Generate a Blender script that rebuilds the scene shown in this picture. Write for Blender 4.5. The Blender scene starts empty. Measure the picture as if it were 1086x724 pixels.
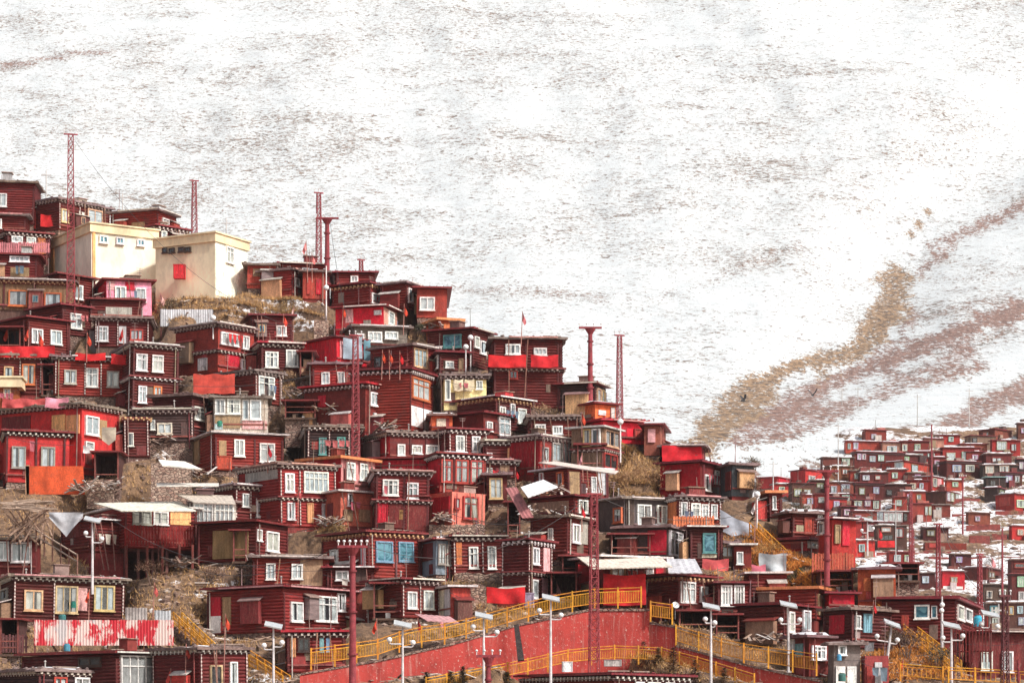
import bpy, math, random
import numpy as np
from mathutils import Vector, Matrix, noise
random.seed(7)
SC = bpy.context.scene
COL = SC.collection
# ---------------------------------------------------------------- camera, light, exposure
F = 2700.0; HY = 780.0; ZC = 30.0           # focal length and horizon row (photo pixels), camera height
cam = bpy.data.cameras.new("camera"); cam.lens = 36.0*F/1086; cam.sensor_width = 36
cam.shift_y = (HY-362)/1086; cam.clip_end = 9000; cam.clip_start = 1
camo = bpy.data.objects.new("camera", cam); camo.location = (0, 0, ZC); camo.rotation_euler = (math.radians(90), 0, 0)
COL.objects.link(camo); SC.camera = camo
w = bpy.data.worlds.new("World"); SC.world = w; w.use_nodes = True
nt = w.node_tree; bg = nt.nodes["Background"]
sky = nt.nodes.new("ShaderNodeTexSky"); sky.sky_type = 'NISHITA'; sky.sun_disc = False
SUN_EL, SUN_AZ = math.radians(44), math.radians(128)     # azimuth clockwise from +Y (the view axis)
sky.sun_elevation = SUN_EL; sky.sun_rotation = SUN_AZ; sky.air_density = 1.0; sky.dust_density = 4.0; sky.ozone_density = 0.6
hs = nt.nodes.new("ShaderNodeHueSaturation"); hs.inputs["Saturation"].default_value = 0.55
nt.links.new(sky.outputs[0], hs.inputs["Color"]); nt.links.new(hs.outputs[0], bg.inputs["Color"])
bg.inputs["Strength"].default_value = 0.12
sd = bpy.data.lights.new("sun", 'SUN'); sd.energy = 3.05; sd.angle = math.radians(5.0); sd.color = (1.0, 0.96, 0.91)
so = bpy.data.objects.new("sun", sd); COL.objects.link(so)
sv = Vector((math.sin(SUN_AZ)*math.cos(SUN_EL), math.cos(SUN_AZ)*math.cos(SUN_EL), math.sin(SUN_EL)))
so.rotation_euler = sv.to_track_quat('Z', 'Y').to_euler(); so.location = sv*300
SC.view_settings.view_transform = 'Standard'; SC.view_settings.look = 'None'
SC.view_settings.exposure = 0.36; SC.view_settings.gamma = 1.0
SC.cycles.max_bounces = 5; SC.cycles.diffuse_bounces = 3; SC.cycles.transparent_max_bounces = 6; SC.cycles.volume_bounces = 1

# ---------------------------------------------------------------- helpers
def P(x, y, D): return Vector(((x-543)/F*D, D, ZC+(HY-y)/F*D))
def nearD(y): return 165+(724-y)*0.145
def farD(y): return 330+(724-y)*0.62
class MB:
    def __init__(s): s.v = []; s.f = []
    def quad(s, a, b, c, d):
        n = len(s.v); s.v += [tuple(a), tuple(b), tuple(c), tuple(d)]; s.f.append((n, n+1, n+2, n+3))
    def poly(s, pts):
        n = len(s.v); s.v += [tuple(p) for p in pts]; s.f.append(tuple(range(n, n+len(pts))))
    def box(s, x0, y0, z0, x1, y1, z1, M=None):
        n = len(s.v)
        ps = [(x0,y0,z0),(x1,y0,z0),(x1,y1,z0),(x0,y1,z0),(x0,y0,z1),(x1,y0,z1),(x1,y1,z1),(x0,y1,z1)]
        if M is not None: ps = [tuple(M @ Vector(p)) for p in ps]
        s.v += ps
        s.f += [(n,n+3,n+2,n+1),(n+4,n+5,n+6,n+7),(n,n+1,n+5,n+4),(n+1,n+2,n+6,n+5),(n+2,n+3,n+7,n+6),(n+3,n,n+4,n+7)]
    def bar(s, a, b, r, r2=None, n=5):
        a = Vector(a); b = Vector(b); d = b-a
        if d.length < 1e-5: return
        q = d.to_track_quat('Z', 'Y'); r2 = r if r2 is None else r2; k = len(s.v)
        for c, rr in ((a, r), (b, r2)):
            for i in range(n):
                t = 2*math.pi*i/n
                s.v.append(tuple(c + q @ Vector((rr*math.cos(t), rr*math.sin(t), 0))))
        for i in range(n):
            j = (i+1) % n; s.f.append((k+i, k+j, k+n+j, k+n+i))
        s.f.append(tuple(k+n-1-i for i in range(n))); s.f.append(tuple(k+n+i for i in range(n)))
    def ball(s, c, r, n=10, m=6, sq=(1,1,1)):
        k = len(s.v)
        for i in range(m+1):
            a = math.pi*i/m
            for j in range(n):
                b = 2*math.pi*j/n
                s.v.append((c[0]+r*sq[0]*math.sin(a)*math.cos(b), c[1]+r*sq[1]*math.sin(a)*math.sin(b), c[2]+r*sq[2]*math.cos(a)))
        for i in range(m):
            for j in range(n):
                j2 = (j+1) % n; s.f.append((k+i*n+j, k+(i+1)*n+j, k+(i+1)*n+j2, k+i*n+j2))
    def rock(s, c, r, rnd=random):
        k = len(s.v); sx, sy, sz = r*rnd.uniform(.7,1.4), r*rnd.uniform(.7,1.3), r*rnd.uniform(.35,.8)
        a0 = rnd.random()*6.28
        s.v.append((c[0], c[1], c[2]+sz))
        for i in range(5):
            t = a0+i*1.2566; q = rnd.uniform(.75,1.15)
            s.v.append((c[0]+sx*q*math.cos(t), c[1]+sy*q*math.sin(t), c[2]+sz*rnd.uniform(.1,.5)))
        for i in range(5):
            t = a0+i*1.2566
            s.v.append((c[0]+sx*.8*math.cos(t), c[1]+sy*.8*math.sin(t), c[2]-sz))
        for i in range(5):
            j = (i+1) % 5; s.f.append((k, k+1+i, k+1+j)); s.f.append((k+1+i, k+6+i, k+6+j, k+1+j))
    def build(s, name, mat, parent=None, col=None, smooth=False):
        me = bpy.data.meshes.new(name); me.from_pydata(s.v, [], s.f); me.materials.append(mat)
        if smooth: me.polygons.foreach_set("use_smooth", [True]*len(me.polygons))
        o = bpy.data.objects.new(name, me); COL.objects.link(o)
        if parent: o.parent = parent
        if col: o.color = (*col[:3], 1)
        return o
def tag(o, label=None, cat=None, group=None, kind=None):
    if label: o["label"] = label
    if cat: o["category"] = cat
    if group: o["group"] = group
    if kind: o["kind"] = kind
    return o
def empty(name, loc, rz=0):
    o = bpy.data.objects.new(name, None); o.location = loc; o.rotation_euler = (0, 0, rz); o.empty_display_size = .3
    COL.objects.link(o); return o

# ---------------------------------------------------------------- materials
def newmat(name):
    m = bpy.data.materials.new(name); m.use_nodes = True; n = m.node_tree.nodes; l = m.node_tree.links
    return m, n, l, n["Principled BSDF"]
def nz(n, l, vec, scale, detail=4, rough=.6, dist=0):
    t = n.new("ShaderNodeTexNoise"); t.inputs["Scale"].default_value = scale; t.inputs["Detail"].default_value = detail
    t.inputs["Roughness"].default_value = rough; t.inputs["Distortion"].default_value = dist
    if vec is not None: l.new(vec, t.inputs["Vector"])
    return t.outputs["Fac"]
def mapr(n, l, src, a, b, c, d, clamp=True):
    t = n.new("ShaderNodeMapRange"); t.clamp = clamp
    for i, v in zip((1, 2, 3, 4), (a, b, c, d)): t.inputs[i].default_value = v
    l.new(src, t.inputs[0]); return t.outputs[0]
def mathn(n, l, op, a, b=None):
    t = n.new("ShaderNodeMath"); t.operation = op
    for i, v in ((0, a), (1, b)):
        if v is None: continue
        if isinstance(v, (int, float)): t.inputs[i].default_value = v
        else: l.new(v, t.inputs[i])
    return t.outputs[0]
def mix(n, l, fac, a, b, mode='MIX'):
    t = n.new("ShaderNodeMix"); t.data_type = 'RGBA'; t.blend_type = mode
    for s, v in ((t.inputs[0], fac), (t.inputs[6], a), (t.inputs[7], b)):
        if isinstance(v, (int, float)): s.default_value = v
        elif isinstance(v, tuple): s.default_value = (*v[:3], 1)
        else: l.new(v, s)
    return t.outputs[2]
def mapping(n, l, src, scale=(1,1,1), rot=(0,0,0)):
    t = n.new("ShaderNodeMapping"); t.inputs["Scale"].default_value = scale; t.inputs["Rotation"].default_value = rot
    l.new(src, t.inputs["Vector"]); return t.outputs[0]
def pos(n): return n.new("ShaderNodeNewGeometry").outputs["Position"]
def ocol(n): return n.new("ShaderNodeObjectInfo").outputs["Color"]
def ocrd(n): return n.new("ShaderNodeTexCoord").outputs["Object"]
def bump(n, l, h, bsdf, st=.4, dist=.05):
    b = n.new("ShaderNodeBump"); b.inputs["Strength"].default_value = st; b.inputs["Distance"].default_value = dist
    l.new(h, b.inputs["Height"]); l.new(b.outputs[0], bsdf.inputs["Normal"])

def painted(name, scale=(1,1,1), wear=.5, wearcol=(.30,.22,.19), rough=.75, brick=False, mot=.42):
    m, n, l, b = newmat(name); c = ocol(n); o = pos(n)
    v1 = nz(n, l, mapping(n, l, o, scale), 1.6, 6, .65)
    v2 = nz(n, l, mapping(n, l, o, scale), 7.0, 5, .7)
    c1 = mix(n, l, 1.0, c, mapr(n, l, v1, .3, .72, .62, 1.38), 'MULTIPLY')
    v5 = nz(n, l, mapping(n, l, o, (scale[0]*1.5, scale[1]*1.5, scale[2]*2)), 9.0, 3, .6)
    c1 = mix(n, l, 1.0, c1, mapr(n, l, v5, .35, .65, 1-mot, 1+mot), 'MULTIPLY')
    f = mapr(n, l, v2, .55, .72, 0, wear)
    c2 = mix(n, l, f, c1, wearcol)
    f2 = mapr(n, l, nz(n, l, o, .9, 6, .7), .55, .68, 0, min(.7, wear*1.1))
    c3 = mix(n, l, f2, c2, (.09, .05, .045))
    h = v2
    if brick:
        bt = n.new("ShaderNodeTexBrick"); bt.inputs["Scale"].default_value = 1.0
        bt.inputs["Brick Width"].default_value = .42; bt.inputs["Row Height"].default_value = .16; bt.inputs["Mortar Size"].default_value = .012
        bt.inputs["Color1"].default_value = (1,1,1,1); bt.inputs["Color2"].default_value = (.75,.75,.75,1); bt.inputs["Mortar"].default_value = (.45,.45,.45,1)
        cx = n.new("ShaderNodeSeparateXYZ"); l.new(ocrd(n), cx.inputs[0]); cm = n.new("ShaderNodeCombineXYZ")
        l.new(mathn(n, l, 'ADD', cx.outputs[0], cx.outputs[1]), cm.inputs[0]); l.new(cx.outputs[2], cm.inputs[1]); l.new(cm.outputs[0], bt.inputs["Vector"])
        c3 = mix(n, l, .75, c3, bt.outputs["Color"], 'MULTIPLY')
    l.new(c3, b.inputs["Base Color"]); b.inputs["Roughness"].default_value = rough; b.inputs["Specular IOR Level"].default_value = .3
    bump(n, l, h, b, .5, .03); return m
M_LOG = painted("painted_log", (.6,.6,3.5), .5, (.34,.16,.12))
M_PLASTER = painted("painted_plaster", (1,1,.5), .22, (.38,.27,.22), mot=.22)
M_BRICK = painted("painted_brick", (1,1,1), .3, brick=True)
M_PLANK = painted("plank_wood", (3,3,.4), .5, (.46,.35,.25))
M_METAL = painted("sheet_metal", (2,2,.4), .38, (.42,.32,.28), .5, mot=.25)
M_TRIM = painted("trim_paint", (2,2,2), .3, (.25,.19,.17), .7, mot=.25)
M_CREAM = painted("cream_render", (.25,.25,.12), .05, (.45,.34,.22), .85, mot=.04)
M_WOOD = painted("weathered_wood", (3,3,3), .45, (.36,.31,.27), .85)
M_CLOTH = painted("cloth", (.8,.8,.8), .08, (.4,.3,.3), .9, mot=.07)
def roofmat():
    m, n, l, b = newmat("roof_covering"); c = ocol(n); o = pos(n)
    v = nz(n, l, o, 2.2, 8, .75); v2 = nz(n, l, o, .7, 5, .6)
    c1 = mix(n, l, mapr(n, l, v, .42, .6, 0, 1), c, mix(n, l, 1.0, c, (.42,.36,.34), 'MULTIPLY'))
    c2 = mix(n, l, mapr(n, l, v, .60, .66, 0, .55), c1, (.55,.48,.44))
    sn = mapr(n, l, v2, .60, .66, 0, .9)
    geo = n.new("ShaderNodeNewGeometry"); sp = n.new("ShaderNodeSeparateXYZ"); l.new(geo.outputs["Normal"], sp.inputs[0])
    up = mapr(n, l, sp.outputs[2], .6, .9, 0, 1)
    c3 = mix(n, l, mathn(n, l, 'MULTIPLY', sn, up), c2, (.82,.82,.84))
    l.new(c3, b.inputs["Base Color"]); b.inputs["Roughness"].default_value = .85; bump(n, l, v, b, .8, .06); return m
M_ROOF = roofmat()
def snowmat():
    m, n, l, b = newmat("snow"); o = pos(n)
    v = nz(n, l, o, 1.2, 6, .65)
    l.new(mix(n, l, mapr(n, l, v, .35, .7, 0, 1), (.80,.80,.82), (.66,.65,.66)), b.inputs["Base Color"]); b.inputs["Roughness"].default_value = .6
    bump(n, l, v, b, .5, .15); return m
M_SNOW = snowmat()
def stonemat():
    m, n, l, b = newmat("dry_stone"); o = pos(n); v = n.new("ShaderNodeTexVoronoi"); v.inputs["Scale"].default_value = 3.2
    l.new(mapping(n, l, o, (1,1,1.6)), v.inputs["Vector"]); e = n.new("ShaderNodeTexVoronoi"); e.feature = 'DISTANCE_TO_EDGE'; e.inputs["Scale"].default_value = 3.2
    l.new(mapping(n, l, o, (1,1,1.6)), e.inputs["Vector"])
    sp = n.new("ShaderNodeSeparateColor"); l.new(v.outputs["Color"], sp.inputs[0])
    c = mix(n, l, sp.outputs[0], (.27,.15,.115), (.12,.065,.055)); c = mix(n, l, sp.outputs[1], c, (.34,.24,.19))
    c = mix(n, l, mapr(n, l, e.outputs[0], .0, .07, 1, 0), c, (.06,.04,.035))
    l.new(c, b.inputs["Base Color"]); b.inputs["Roughness"].default_value = .9; bump(n, l, mapr(n, l, e.outputs[0], 0, .15, 0, 1), b, .9, .08); return m
M_STONE = stonemat()
def simple(name, col, rough=.6, metal=0, spec=.5):
    m, n, l, b = newmat(name); o = pos(n); v = nz(n, l, o, 5, 4)
    l.new(mix(n, l, mapr(n, l, v, .3, .7, 0, 1), tuple(c*.85 for c in col), tuple(min(1, c*1.1) for c in col)), b.inputs["Base Color"])
    b.inputs["Roughness"].default_value = rough; b.inputs["Metallic"].default_value = metal; b.inputs["Specular IOR Level"].default_value = spec
    return m
def glassmat(name, tint, tr):
    m, n, l, b = newmat(name); out = n["Material Output"]; t = n.new("ShaderNodeBsdfTransparent"); t.inputs[0].default_value = (*tint, 1)
    g = n.new("ShaderNodeBsdfGlossy"); g.inputs["Roughness"].default_value = .08
    v = nz(n, l, pos(n), 1.5, 3); bp = n.new("ShaderNodeBump"); bp.inputs["Strength"].default_value = .25; bp.inputs["Distance"].default_value = .05
    l.new(v, bp.inputs["Height"]); l.new(bp.outputs[0], g.inputs["Normal"])
    ms = n.new("ShaderNodeMixShader"); ms.inputs[0].default_value = 1-tr; l.new(t.outputs[0], ms.inputs[1]); l.new(g.outputs[0], ms.inputs[2]); l.new(ms.outputs[0], out.inputs[0])
    return m
M_GLASS = glassmat("window_glass", (.92,.95,.96), .90)
def blueglass():
    m, n, l, b = newmat("blue_tinted_glass"); o = pos(n); v = nz(n, l, mapping(n, l, o, (1,1,1), (.3,.9,.2)), 1.3, 4, .6, 1.5)
    l.new(mix(n, l, mapr(n, l, v, .42, .58, 0, 1), (.03,.10,.14), (.13,.30,.36)), b.inputs["Base Color"]); b.inputs["Roughness"].default_value = .12; return m  # pale streaks put reflections and curtains into the glass colour
M_BLUEGL = blueglass()
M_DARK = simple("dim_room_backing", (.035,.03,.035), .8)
def curtainmat():
    m, n, l, b = newmat("curtain_cloth"); c = ocol(n); sp = n.new("ShaderNodeSeparateXYZ"); l.new(pos(n), sp.inputs[0])
    wv = mathn(n, l, 'SINE', mathn(n, l, 'MULTIPLY', sp.outputs[0], 15.0))
    v = nz(n, l, pos(n), 2.0, 3)
    h = mathn(n, l, 'ADD', wv, v); l.new(mix(n, l, 1.0, c, mapr(n, l, v, .3, .7, .6, 1.1), 'MULTIPLY'), b.inputs["Base Color"]); bump(n, l, h, b, .6, .03)
    b.inputs["Roughness"].default_value = .9; return m
M_CURT = curtainmat()

def groundmat(name, snow):
    m, n, l, b = newmat(name); o = pos(n)
    v = nz(n, l, o, .35, 8, .7); v2 = nz(n, l, o, 2.2, 8, .75); v3 = nz(n, l, mapping(n, l, o, (.5,.5,1.6)), .12, 6, .65, .6)
    c = mix(n, l, mapr(n, l, v, .40, .60, 0, 1), (.145,.082,.05), (.32,.195,.11))
    c = mix(n, l, mapr(n, l, v2, .50, .60, 0, .8), c, (.05,.028,.022))
    c = mix(n, l, mapr(n, l, v2, .60, .70, 0, .8), c, (.46,.35,.25))
    if snow < .2:                          # thin leftover patches
        f = mathn(n, l, 'MULTIPLY', mapr(n, l, v3, .60, .625, 0, 1), mapr(n, l, v2, .47, .50, 1, 0))
    else:                                  # snow with bare rocks, banks and grass showing through
        k = mathn(n, l, 'ADD', mathn(n, l, 'MULTIPLY', v3, .6), mathn(n, l, 'MULTIPLY', v, .4))
        f = mathn(n, l, 'MULTIPLY', mapr(n, l, k, .478, .505, 0, 1), mapr(n, l, v2, .53, .57, 1, .1))
    c = mix(n, l, f, c, (.86,.86,.88))
    l.new(c, b.inputs["Base Color"]); b.inputs["Roughness"].default_value = .95; bump(n, l, v2, b, 1.0, .25); return m
M_EARTH = groundmat("bare_hill_earth", .10)
M_FARGR = groundmat("snowy_village_ground", .32)
def mountainmat():
    m, n, l, b = newmat("snow_and_scrub"); o = pos(n)
    a1 = n.new("ShaderNodeAttribute"); a1.attribute_name = "scrub"; a2 = n.new("ShaderNodeAttribute"); a2.attribute_name = "grass"
    warp = mapping(n, l, o, (.46, .06, 1.25), (0, math.radians(-7), 0))
    s1 = nz(n, l, warp, .95, 5, .72, .7)           # short streaks of scrub
    s2 = nz(n, l, mapping(n, l, o, (.42, .05, 1.0), (0, math.radians(14), 0)), 1.5, 4, .7, .4)
    s3 = nz(n, l, mapping(n, l, o, (.8, .1, 1.1), (0, math.radians(-12), 0)), 1.1, 5, .75, .3)
    big = nz(n, l, mapping(n, l, o, (.35, .1, 1)), .055, 6, .66, .8)
    big2 = nz(n, l, mapping(n, l, o, (.5, .1, 1)), .016, 4, .6, .5)
    dens = mathn(n, l, 'ADD', mapr(n, l, big, .38, .70, -.04, .05), mapr(n, l, big2, .38, .62, -.02, .022))
    k1 = mathn(n, l, 'ADD', s1, dens); k2 = mathn(n, l, 'ADD', s2, dens)
    f0 = mathn(n, l, 'MAXIMUM', mapr(n, l, k1, .562, .612, 0, .95), mapr(n, l, k2, .592, .637, 0, .85))
    f0 = mathn(n, l, 'MAXIMUM', f0, mathn(n, l, 'MAXIMUM', mapr(n, l, k1, .50, .56, 0, .12), mapr(n, l, k2, .52, .57, 0, .12)))
    a3 = n.new('ShaderNodeAttribute'); a3.attribute_name = 'clear'; f0 = mathn(n, l, 'MULTIPLY', f0, mapr(n, l, a3.outputs['Fac'], 0, 1, 1, .04))
    ks = mathn(n, l, 'ADD', mathn(n, l, 'ADD', s3, mathn(n, l, 'MULTIPLY', dens, .8)), mathn(n, l, 'MULTIPLY', a1.outputs["Fac"], .235))
    kg = mathn(n, l, 'ADD', mathn(n, l, 'ADD', s3, mathn(n, l, 'MULTIPLY', dens, .8)), mathn(n, l, 'MULTIPLY', a2.outputs["Fac"], .235))
    f = mathn(n, l, 'MAXIMUM', f0, mathn(n, l, 'MAXIMUM', mapr(n, l, ks, .60, .68, 0, .95), mapr(n, l, kg, .60, .66, 0, .95)))
    tone = nz(n, l, mapping(n, l, o, (.8,.2,1.2)), .8, 5, .75)
    sc = mix(n, l, mapr(n, l, tone, .38, .62, 0, 1), (.075,.062,.048), (.25,.165,.12)); sc = mix(n, l, mapr(n, l, a1.outputs['Fac'], .3, .7, 0, .8), sc, mix(n, l, mapr(n, l, tone, .38, .62, 0, 1), (.12,.055,.04), (.31,.165,.125)))
    gr = mix(n, l, mapr(n, l, tone, .40, .58, 0, 1), (.07,.04,.022), (.33,.20,.10))
    c = mix(n, l, mapr(n, l, mathn(n, l, 'ADD', a2.outputs["Fac"], mapr(n, l, tone, .3, .7, -.3, .3)), .35, .55, 0, 1), sc, gr)
    snow = mix(n, l, mapr(n, l, nz(n, l, o, .12, 4), .3, .7, 0, 1), (.64,.67,.672), (.53,.56,.57))
    l.new(mix(n, l, f, snow, c), b.inputs["Base Color"]); b.inputs["Roughness"].default_value = .8; b.inputs["Specular IOR Level"].default_value = .2
    bump(n, l, k1, b, .45, 1.0); return m
M_MOUNT = mountainmat()

PAL = dict(M=(.14,.016,.015), R=(.225,.024,.019), B=(.42,.055,.038), C=(.66,.012,.030), K=(.05,.025,.024), O=(.62,.12,.045),
    S=(.55,.15,.12), P=(.75,.28,.40), Q=(.62,.30,.28), W=(.93,.85,.68), G=(.26,.21,.19), U=(.17,.19,.24), Y=(.72,.52,.28), N=(.28,.16,.10),
    T=(.05,.22,.25), E=(.86,.72,.46), X=(.44,.028,.026), V=(.20,.12,.22), D=(.09,.06,.05))
LET = dict(w=(.82,.80,.77), y=(.62,.42,.24), r=(.40,.05,.04), t=(.10,.30,.30), k=(.06,.035,.03), o=(.60,.16,.06), n=(.36,.22,.13), p=(.72,.38,.38),
    c=(.74,.66,.52), g=(.38,.35,.31), b=(.20,.36,.46), m=(.16,.02,.02), e=(.50,.01,.03), a=(.80,.42,.18), s=(.55,.55,.56))
def vary(c, a=.14):
    k = random.uniform(1-a, 1+a); g = .04 if min(c[:3]) > .3 else .12
    return (min(.95, c[0]*k), min(.95, c[1]*k*random.uniform(1-g, 1+g)), min(.95, c[2]*k*random.uniform(1-g*1.2, 1+g*.8)))
# ---------------------------------------------------------------- houses: the list is read first so the hill can be levelled under each one
HOUSES = []; M_RUBW = M_WOOD
def face_len(cx, cy, dx, dy, x):            # distance along (dx,dy) from the corner to the line of sight through column x
    t = (x-543)/F; d = dx-t*dy
    return (t*cy-cx)/d if abs(d) > 1e-6 else 0
class House:
    def __init__(s, x0, xc, x1, yt, yb, sty, col, wins, label, name, cat, col2, bands, far, depth, D, group):
        s.__dict__.update(locals()); s.rnd = random.Random(int(x0*7919+yb*131+x1))
        s.drop = 0; s.D = D if D is not None else (farD(yb) if far else nearD(yb))
        if xc < x0+1.5: xc = x0
        if xc > x1-1.5: xc = x1
        sc = F/s.D; a = max(0, xc-x0)/sc; b = max(.3, x1-xc)/sc
        mx = depth or 5.5
        if a <= b:
            wl = min(max(math.hypot(a, b), 3.0), mx); ph = math.asin(min(.85, a/wl))
            if a == 0: wl = min(mx, max(3, b*.8)); ph = math.radians(s.rnd.uniform(1.5, 4))
        else:
            wr = min(max(math.hypot(a, b), 3.0), mx); ph = math.acos(min(.97, max(.15, b/wr))); wl = 0
        s.ph = ph; s.c, s.s = math.cos(ph), math.sin(ph)
        p = P(xc, yb, s.D); s.o = p
        s.wr = face_len(p.x, p.y, s.c, s.s, x1)
        s.wl = face_len(p.x, p.y, -s.s, s.c, x0) if a > 0 else wl
        if not (1.0 < s.wl < 12): s.wl = wl or 4
        if not (.6 < s.wr < 22): s.wr = b/max(.2, s.c)
        s.h = (yb-yt)/sc
    def uz(s, x, y):                        # photo column/row -> (face, distance along it, height)
        if x >= s.xc or s.x0 == s.xc:
            u = face_len(s.o.x, s.o.y, s.c, s.s, x); Y = s.o.y+u*s.s; f = 'R'
        else:
            u = face_len(s.o.x, s.o.y, -s.s, s.c, x); Y = s.o.y+u*s.c; f = 'L'
        return f, u, ZC+(HY-y)/F*Y-s.o.z
def H(x0, xc, x1, yt, yb, sty, col, wins, label, name="log_house", cat="house", col2=None, bands=(), depth=None, D=None, group=None, drop=0):
    HOUSES.append(House(x0, xc, x1, yt, yb, sty, col, wins, label, name, cat, col2, bands, False, depth, D, group)); HOUSES[-1].drop = drop
def HF(x0, xc, x1, yt, yb, sty, col, wins, label, name="small_house", cat="house", col2=None, bands=(), depth=None, D=None, group=None):
    HOUSES.append(House(x0, xc, x1, yt, yb, sty, col, wins, label, name, cat, col2, bands, True, depth, D, group))

def wall_geo(mb, s, kind, wr, wl, z0, z1):
    mb.box(0, 0, z0, wr, wl, z1)
    def put(fn, L, outw):
        if kind == 'l':
            n = max(3, int(round((z1-z0)/.23))); hh = (z1-z0)/n; k = len(mb.v); rows = []
            for i in range(n):
                for t, bb in ((0.0, .0), (.22, .055), (.5, .075), (.78, .055)): rows.append((z0+(i+t)*hh, bb))
            rows.append((z1, 0))
            nseg = max(1, int(L/2.2)); off = [s.rnd.uniform(-.012, .012) for _ in range(nseg+1)]
            for z, bb in rows:
                for j in range(nseg+1): mb.v.append(fn(L*j/nseg+(-.04 if j == 0 else .04 if j == nseg else 0), bb+.004, z+off[j]))
            for i in range(len(rows)-1):
                for j in range(nseg):
                    a = k+i*(nseg+1)+j; q = (a, a+1, a+nseg+2, a+nseg+1)
                    mb.f.append(q if outw else q[::-1])
        elif kind in 'sp':
            step = .14 if kind == 's' else .22; n = max(4, int(L/step)); k = len(mb.v)
            for j in range(n+1):
                bb = .035*(j % 2) if kind == 's' else .03*((j//1) % 2)
                u = L*j/n
                mb.v.append(fn(u, bb+.004, z0)); mb.v.append(fn(u, bb+.004, z1))
            for j in range(n):
                a = k+2*j; q = (a, a+2, a+3, a+1); mb.f.append(q if outw else q[::-1])
    put(lambda u, b, z: (u, -b, z), wr, True)
    put(lambda u, b, z: (-b, u, z), wl, False)
    put(lambda u, b, z: (wr+b, u, z), wl, True)

def win_geo(H_, root, f, u0, u1, z0, z1, code, far, idx):
    """a window: frame with mullions (part), pane and curtain behind it (sub-parts)"""
    m = LET.get(code[0], LET['w']); cols = int(code[1]) if len(code) > 1 and code[1].isdigit() else 2
    tr = 't' in code[2:]; blue = 'b' in code[2:]; dark = 'd' in code[2:]; pale = 'p' in code[2:]
    def B(mb, a, b, c, d, p, q):           # u a..b, z c..d, outward p..q
        if f == 'R': mb.box(a, -q, c, b, -p, d)
        else: mb.box(-q, a, c, -p, b, d)
    W_, Hh = u1-u0, z1-z0; fr = min(.115, W_*.15); mu = min(.075, W_*.09)
    base = .085
    mb = MB()
    B(mb, u0, u0+fr, z0, z1, 0, base+.10); B(mb, u1-fr, u1, z0, z1, 0, base+.10)
    B(mb, u0+fr, u1-fr, z0, z0+fr, 0, base+.10); B(mb, u0+fr, u1-fr, z1-fr, z1, 0, base+.10)
    if not far: B(mb, u0-.06, u1+.06, z0-.07, z0-.003, 0, base+.16)
    zt = z1-fr-(Hh-2*fr)*.30
    for i in range(1, cols):
        x = u0+fr+(W_-2*fr)*i/cols; B(mb, x-mu/2, x+mu/2, z0+fr, z1-fr, base+.02, base+.075)
    if tr: B(mb, u0+fr, u1-fr, zt-mu/2, zt+mu/2, base+.02, base+.078)
    fo = mb.build("window", M_TRIM, root, vary(m if not far else tuple(q*random.uniform(.45, .85) for q in m), .16))
    pb = MB(); B(pb, u0+fr*.6, u1-fr*.6, z0+fr*.6, z1-fr*.6, base+.035, base+.045)
    pb.build("pane", M_BLUEGL if blue else M_GLASS, fo)
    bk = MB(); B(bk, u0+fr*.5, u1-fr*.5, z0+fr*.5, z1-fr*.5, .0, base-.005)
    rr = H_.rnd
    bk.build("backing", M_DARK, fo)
    if not blue and not dark:
        cb = MB(); a, b = u0+fr, u1-fr
        if pale or cols >= 4 or rr.random() < .25: segs = [(a, b)]
        else:
            g = rr.uniform(.18, .38); mid = rr.uniform(.35, .65); segs = [(a, a+(b-a)*(mid-g/2)), (a+(b-a)*(mid+g/2), b)]
        for p, q in segs:
            if q-p < .06: continue
            n = max(2, int((q-p)/.2)); k = len(cb.v)
            for i in range(n+1):
                x = p+(q-p)*i/n; o = base+.010+.010*(i % 2)
                for z in (z0+fr, z1-fr*1.2-(0 if pale else rr.uniform(0, .05))):
                    cb.v.append((x, -o, z) if f == 'R' else (-o, x, z))
            for i in range(n): cb.f.append((k+2*i, k+2*i+2, k+2*i+3, k+2*i+1))
        cc = rr.choice([(.88,.86,.82), (.85,.84,.82), (.74,.78,.78), (.84,.76,.64), (.60,.55,.52)]) if not pale else (.85,.83,.80)
        if cb.v: cb.build("curtain", M_CURT, fo, cc)

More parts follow.
